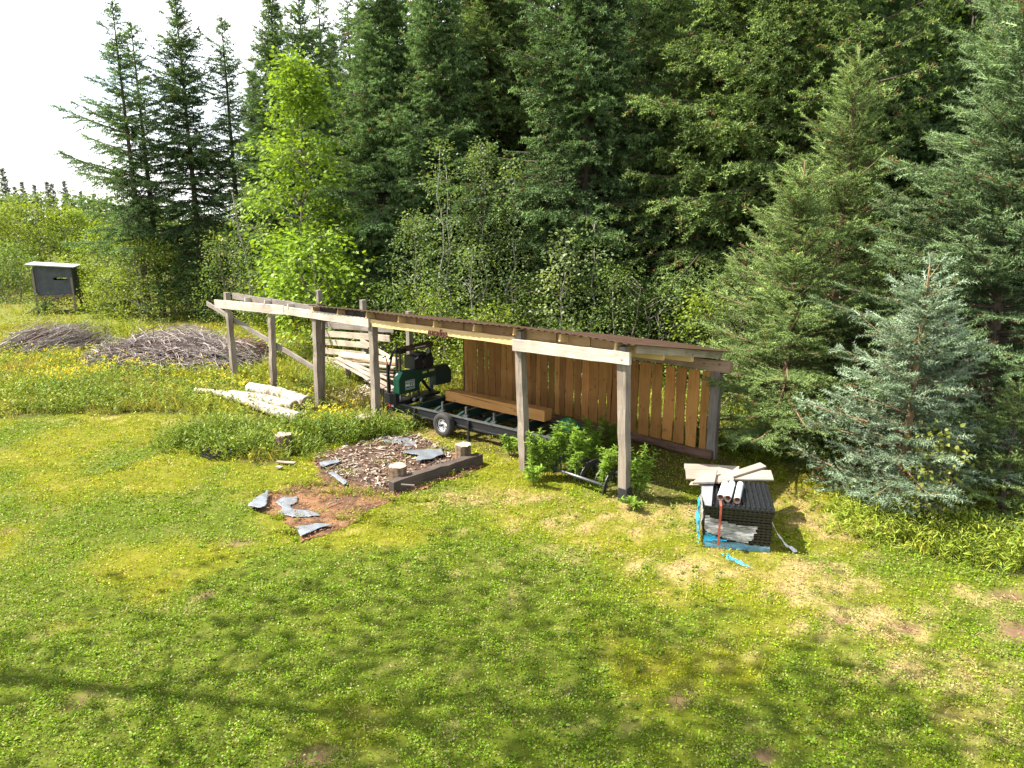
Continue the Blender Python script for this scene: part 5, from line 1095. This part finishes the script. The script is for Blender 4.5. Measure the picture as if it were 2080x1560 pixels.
for i in range(13):
    t = i / 12; c_ = np.array([PW + .03 + .42 * t, .22 - .10 * t, .42 * (1 - t) ** 2 + .012]); wd = .03 + .05 * t + .02 * math.sin(i * 2)
    V += [c_ + np.array([0, -wd, .012 * math.sin(i * 1.7)]), c_ + np.array([0, wd, .012 * math.cos(i * 1.3)])]
for i in range(12): F.append((2 * i, 2 * i + 1, 2 * i + 3, 2 * i + 2))
m = MB(); m.add(V, F); o = m.build('film_tail', film('white_film', (.75, .76, .78), .8, .3), PL); md = o.modifiers.new('t', 'SOLIDIFY'); md.thickness = .004
# things lying on the stack
ZT = .74
def slab_px(name, corners, z0, th, mat, label, cat, group=None, tilt=0.0, bevel=.004):
    q = [G(u, v, z0 + th) for u, v in corners]; c_ = sum(q) / 4; ax = q[1] - q[0]; a_ = math.atan2(ax[1], ax[0]); Mi = Matrix.Rotation(-a_, 4, 'Z')
    poly = [tuple((Mi @ Vector(p - c_))[:2]) for p in q]; m = MB(); m.prism(poly, -th, 0); o = m.build(name, mat, None, bevel=bevel, loc=(c_[0], c_[1], z0 + th)); o.rotation_euler = (tilt, 0, a_); return tag(o, label, cat, group)
GBD = 'boards laid on the black panel stack'
slab_px('planed_board', [(1394, 972), (1572, 974), (1566, 955), (1392, 950)], ZT + .035, .03, M_WHITEBOARD, 'wide pale board in front, lying across the black panel stack', 'board', GBD)
slab_px('planed_board', [(1390, 951), (1500, 957), (1502, 947), (1390, 940)], ZT + .035, .035, M_WHITEBOARD, 'back pale board lying behind the wide one on the panel stack', 'board', GBD)
slab_px('planed_board', [(1400, 984), (1450, 985), (1448, 975), (1404, 978)], ZT + .03, .02, M_SLAT, 'short yellowish board end under the tan pad on the panel stack', 'board', GBD)
slab_px('planed_board', [(1454, 979), (1557, 947), (1544, 939), (1452, 969)], ZT + .07, .035, M_WHITEBOARD, 'narrow board laid diagonally over the wide pale one', 'board', GBD)
slab_px('planed_board', [(1458, 980), (1491, 974), (1489, 967), (1460, 971)], ZT + .07, .03, M_SLAT, 'short stub of board behind the three pipes', 'board', GBD)
slab_px('tan_pad', [(1406, 979), (1452, 978), (1458, 953), (1425, 962)], ZT + .108, .05, simple('tan_pad', (.36, .27, .17), .7, 0, .4, 5, .3, c2=(.20, .19, .20)), 'tan and grey wedge shaped pad on the left of the boards', 'pad', bevel=.015)
# grey felt strip bent over the front edge
fe = [G(1425, 982, ZT + .03), G(1449, 983, ZT + .03), G(1446, 1000, ZT + .05), G(1424, 1002, ZT + .05)]
V = []; F = []
for i in range(9):
    t = i / 8; l_ = G(1425 + 11 * max(0, t - .45) * 1.2, 982 + 46 * t, ZT + .06); r_ = G(1449 - 4 * t, 982 + 47 * t, ZT + .06)
    V += [tuple(l_ + np.array([0, 0, .01 * math.sin(i)])), tuple(r_ + np.array([0, 0, .012 * math.cos(i * 1.4)]))]
for i in range(8): F.append((2 * i, 2 * i + 1, 2 * i + 3, 2 * i + 2))
m = MB(); m.add(V, F); o = m.build('felt_strip', simple('grey_felt', (.21, .215, .23), .8, 0, .2, 12), None); md = o.modifiers.new('t', 'SOLIDIFY'); md.thickness = .012; tag(o, 'grey felt strip on the front left corner of the panel stack', 'felt strip')
GPI = 'pale pipes on the panel stack'
for k, (u0, v0, u1, v1, lab) in enumerate([(1463, 1011, 1473, 982, 'left one of the pale pipes, over the red strap'), (1478, 1013, 1487, 982, 'middle one of the pale pipes on the panel stack'), (1497, 1017, 1504, 984, 'right one of the pale pipes, a little apart')]):
    a = G(u0, v0, ZT + .09); b = G(u1, v1, ZT + .09); e = empty('plastic_pipe', a, math.atan2(b[1] - a[1], b[0] - a[0]), lab, 'pipe', GPI); Ln = math.hypot(*(b - a)[:2]); m = MB(); n = 20; V = []; F = []
    for x_, r_ in ((0, .047), (0, .056), (Ln, .056), (Ln, .047)):
        for q in range(n): V.append((x_, r_ * math.cos(6.283 * q / n), r_ * math.sin(6.283 * q / n)))
    for i in range(4):
        for q in range(n): F.append((i * n + q, ((i + 1) % 4) * n + q, ((i + 1) % 4) * n + (q + 1) % n, i * n + (q + 1) % n))
    m.add(V, F); m.build('tube', simple('pale_pipe', (.60, .62, .64), .35, 0, .06, 4), e, smooth=False)
    m = MB(); V = []; F = []
    for x_, r_ in ((.001, .0465), (.001, .0), (Ln * .6, .0)): pass
    m.tube([(.12, 0, 0), (.14, 0, 0)], .0465, 16); V = []
    for x_ in (-.001, .012):
        for r_ in (.0575, .0455):
            for q in range(n): V.append((x_, r_ * math.cos(6.283 * q / n), r_ * math.sin(6.283 * q / n)))
    F = [(a_ * n + q, b_ * n + q, b_ * n + (q + 1) % n, a_ * n + (q + 1) % n) for a_, b_ in ((0, 1), (1, 3), (3, 2), (2, 0)) for q in range(n)]
    m.add(V, F); m.build('rusty_mouth', simple('mouth_rust', (.24, .11, .05), .8, 0, .5, 30), e)
# blue strap scraps in front of the pallet
GS = 'blue strap scraps in front of the pallet'
for k, (pts, lab) in enumerate([([(1466, 1126), (1480, 1124), (1476, 1133), (1500, 1138)], 'folded left piece of blue strap on the straw'), ([(1476, 1136), (1498, 1142), (1526, 1154)], 'long blue strap tail pointing away from the pallet'), ([(1482, 1132), (1505, 1140), (1518, 1149)], 'middle blue strap strip between the other two')]):
    V = []; F = []; P = [G(u, v, .035) for u, v in pts]; Q = []
    for i in range(len(P) - 1):
        for t in np.linspace(0, 1, 5)[:-1]: Q.append(P[i] * (1 - t) + P[i + 1] * t)
    Q.append(P[-1])
    for i, q in enumerate(Q): d = np.array([-.3, .9, 0]) * .016; V += [q - d + [0, 0, .012 * math.sin(i)], q + d + [0, 0, .012 * math.cos(i * 1.3)]]
    for i in range(len(Q) - 1): F.append((2 * i, 2 * i + 1, 2 * i + 3, 2 * i + 2))
    m = MB(); m.add(V, F); o = m.build('blue_strap', simple('blue_plastic', (.02, .42, .62), .4, 0, .15), None); md = o.modifiers.new('t', 'SOLIDIFY'); md.thickness = .003; tag(o, lab, 'strap', GS)
# flat orange tan stone at the edge of the undergrowth
m = MB(); n = 16; V = []; F = []
for zz, rr in ((0, .95), (.05, 1.02), (.085, .9)):
    for q in range(n): a_ = 6.283 * q / n; k_ = rr * (1 + .12 * math.sin(a_ * 3 + 1) + .06 * math.sin(a_ * 5)); V.append((.27 * k_ * math.cos(a_), .16 * k_ * math.sin(a_), zz + .01 * math.sin(q * 2.3)))
for i in range(2):
    for q in range(n): F.append((i * n + q, i * n + (q + 1) % n, (i + 1) * n + (q + 1) % n, (i + 1) * n + q))
F += [tuple(range(n))[::-1], tuple(2 * n + q for q in range(n))]; m.add(V, F); p = G(1781, 1077); o = tag(m.build('flat_stone', simple('tan_stone', (.52, .32, .09), .8, 0, .3, 9, .4), None, bevel=.01, loc=(p[0], p[1], .02)), 'flat orange tan stone at the edge of the grass below the pale spruce', 'stone'); o.rotation_euler = (.12, 0, -.6)

# ------------------------------------------------------------------ brush heaps
def heap(cx, cy, rx, ry, hz, n, seed, label, ang=0., comb=None, cols=((.27, .22, .20), (.38, .33, .30), (.17, .125, .11), (.47, .42, .39))):
    global rng
    keep = rng; rng = np.random.default_rng(seed); e = empty('brush_pile', (cx, cy, 0), ang, label, 'brush pile', 'brush heaps in the meadow'); m = MB()
    for i in range(n):
        a = R(0, 6.28); q = math.sqrt(R(0, 1)); x, y = rx * q * math.cos(a), ry * q * math.sin(a); z = hz * (1 - q ** 3) * R(.2, 1.0) * (.7 + .6 * vnoise(np.array([x * 1.1]), np.array([y * 1.1]), seed)[0]) + .05
        Ln = R(.5, 1.5); az = R(-1.1, 1.1) + (math.pi if R(0, 1) < .5 else 0) if comb is None else comb + R(-.35, .35); el = R(-.3, .35) + (R(.2, .8) if R(0, 1) < .08 else 0) - .45 * (x / rx) * math.cos(az) if comb is None else R(.05, .5)
        d = np.array([math.cos(az) * math.cos(el), math.sin(az) * math.cos(el), math.sin(el)]); p = np.array([x, y, z]); r = R(.007, .02) * (1.6 if R(0, 1) < .12 else 1)
        k = rng.normal(0, .05, 3); cc_ = cols[rng.integers(len(cols))]; m.tube([p - d * Ln / 2, p + k, p + d * Ln / 2], [r, r * .8, r * .35], 4, cc_, cap=False)
        if R(0, 1) < .5:
            for w_ in range(2): b_ = p + d * Ln * R(-.1, .35); m.tube([b_, b_ + (d + rng.normal(0, .45, 3)) * Ln * R(.15, .35)], [r * .6, r * .2], 3, cc_, cap=False)
    m.build('branches', M_BARK, e, usecol=True); bag = Bag(); k = n * 5; a = R(0, 6.28, k); q = np.sqrt(R(0, 1, k)); x, y = rx * .93 * q * np.cos(a), ry * .93 * q * np.sin(a)
    bag.scat(T_LONG, np.stack([x, y, hz * (1 - q * q) * R(0, .8, k)], 1), rng.normal(0, 1, (k, 3)), R(.08, .3, k), R(.02, .05, k), np.array([.16, .075, .045])[None] * R(.5, 1.5, k)[:, None]); bag.build('dry_litter', M_CHIP, e); rng = keep; return e
c_ = G(345, 738); heap(c_[0], c_[1] + .5, 3.5, 1.8, 1.0, 2100, 71, 'big grey brown heap of cut branches left of the shed', -.12)
c_ = G(500, 728); heap(c_[0], c_[1], 1.2, .9, .75, 420, 72, 'small reddish heap of branches seen behind the first shed post', .5, None, ((.26, .16, .12), (.36, .28, .24), (.20, .10, .07)))
c_ = G(115, 708); heap(c_[0], c_[1], 1.9, 1.2, 1.0, 600, 73, 'slanting heap of thin branches beyond the yellow flowers', .1, .5)
bush(215, 30.5, 650, 1.0, 375, 'low bramble bush growing on the slanting branch heap', 40, .09, 1, per=26)
# ------------------------------------------------------------------ hunting blind
pb = G(77, 637); BL = empty('hunting_blind', (pb[0], pb[1], 0), math.radians(20), 'dark raised hunting blind on legs at the left forest edge', 'blind')
M_TAR = simple('tar_paper', (.075, .082, .095), .75, 0, .45, 2.5, .2); M_OLDW = wood('blind_wood', (.12, .095, .08), (.22, .18, .15), (.32, .27, .22), 0, knots=False)
W_, Dp, zb, zt = 1.85, 1.6, .92, 2.42
m = MB(); y0 = .04
for (xa, xb, za, zc) in [(.04, .95, zb, zt + .12), (1.62, W_, zb, zt), (.95, 1.62, zb, 1.76), (.95, 1.62, 1.90, zt + .05)]: m.box(xa, xb, y0, y0 + .03, za, zc)
m.build('front_wall', M_TAR, BL)
for nm, (xa, xb, ya, yb) in dict(side_wall=(W_ - .03, W_, .072, Dp), left_wall=(.04, .07, .072, Dp), rear_wall=(.072, W_ - .032, Dp - .03, Dp)).items():
    m = MB()
    if nm == 'rear_wall':
        for (a_, b_, za, zc) in [(xa, .8, zb, zt), (1.7, xb, zb, zt), (.8, 1.7, zb, 1.7), (.8, 1.7, 1.95, zt)]: m.box(a_, b_, ya, yb, za, zc)
    else: m.box(xa, xb, ya, yb, zb, zt)
    m.build('side_wall' if nm != 'rear_wall' else 'rear_wall', simple('black_tar', (.03, .032, .036), .8, 0, .3, 3), BL)
m = MB(); m.box(.05, W_, .05, Dp, zb - .06, zb); m.build('floor_deck', M_OLDW, BL)
m = MB(); MR = Matrix.Rotation(math.radians(5), 4, 'Y'); m.box(-.25, W_ + .2, -.25, Dp + .2, 0, .05, Matrix.Translation((0, 0, 2.60)) @ MR); m.build('roof', simple('pale_roof', (.40, .39, .38), .6, 0, .12, 3), BL)
for (x_, y_) in ((0, .0), (W_ - .06, -.03), (0.02, Dp), (W_ - .05, Dp)): beam('leg', (x_ + .03, y_, -.1), (x_ + .03, y_, 2.35 if y_ < .5 and x_ < 1 else 1.9), .1, .1, M_OLDW, BL, seg=4)
beam('brace', (-.55, -.08, 0.0), (1.35, -.08, 1.0), .05, .1, M_OLDW, BL); beam('brace', (W_ + .05, .2, 1.0), (W_ + .05, Dp + .3, .15), .05, .1, M_OLDW, BL)
o = beam('edge_board', (.1, .0, zb - .02), (W_ - .1, .0, zb + .02), .04, .09, simple('rust_board', (.30, .15, .09), .8, 0, .4, 6), BL)
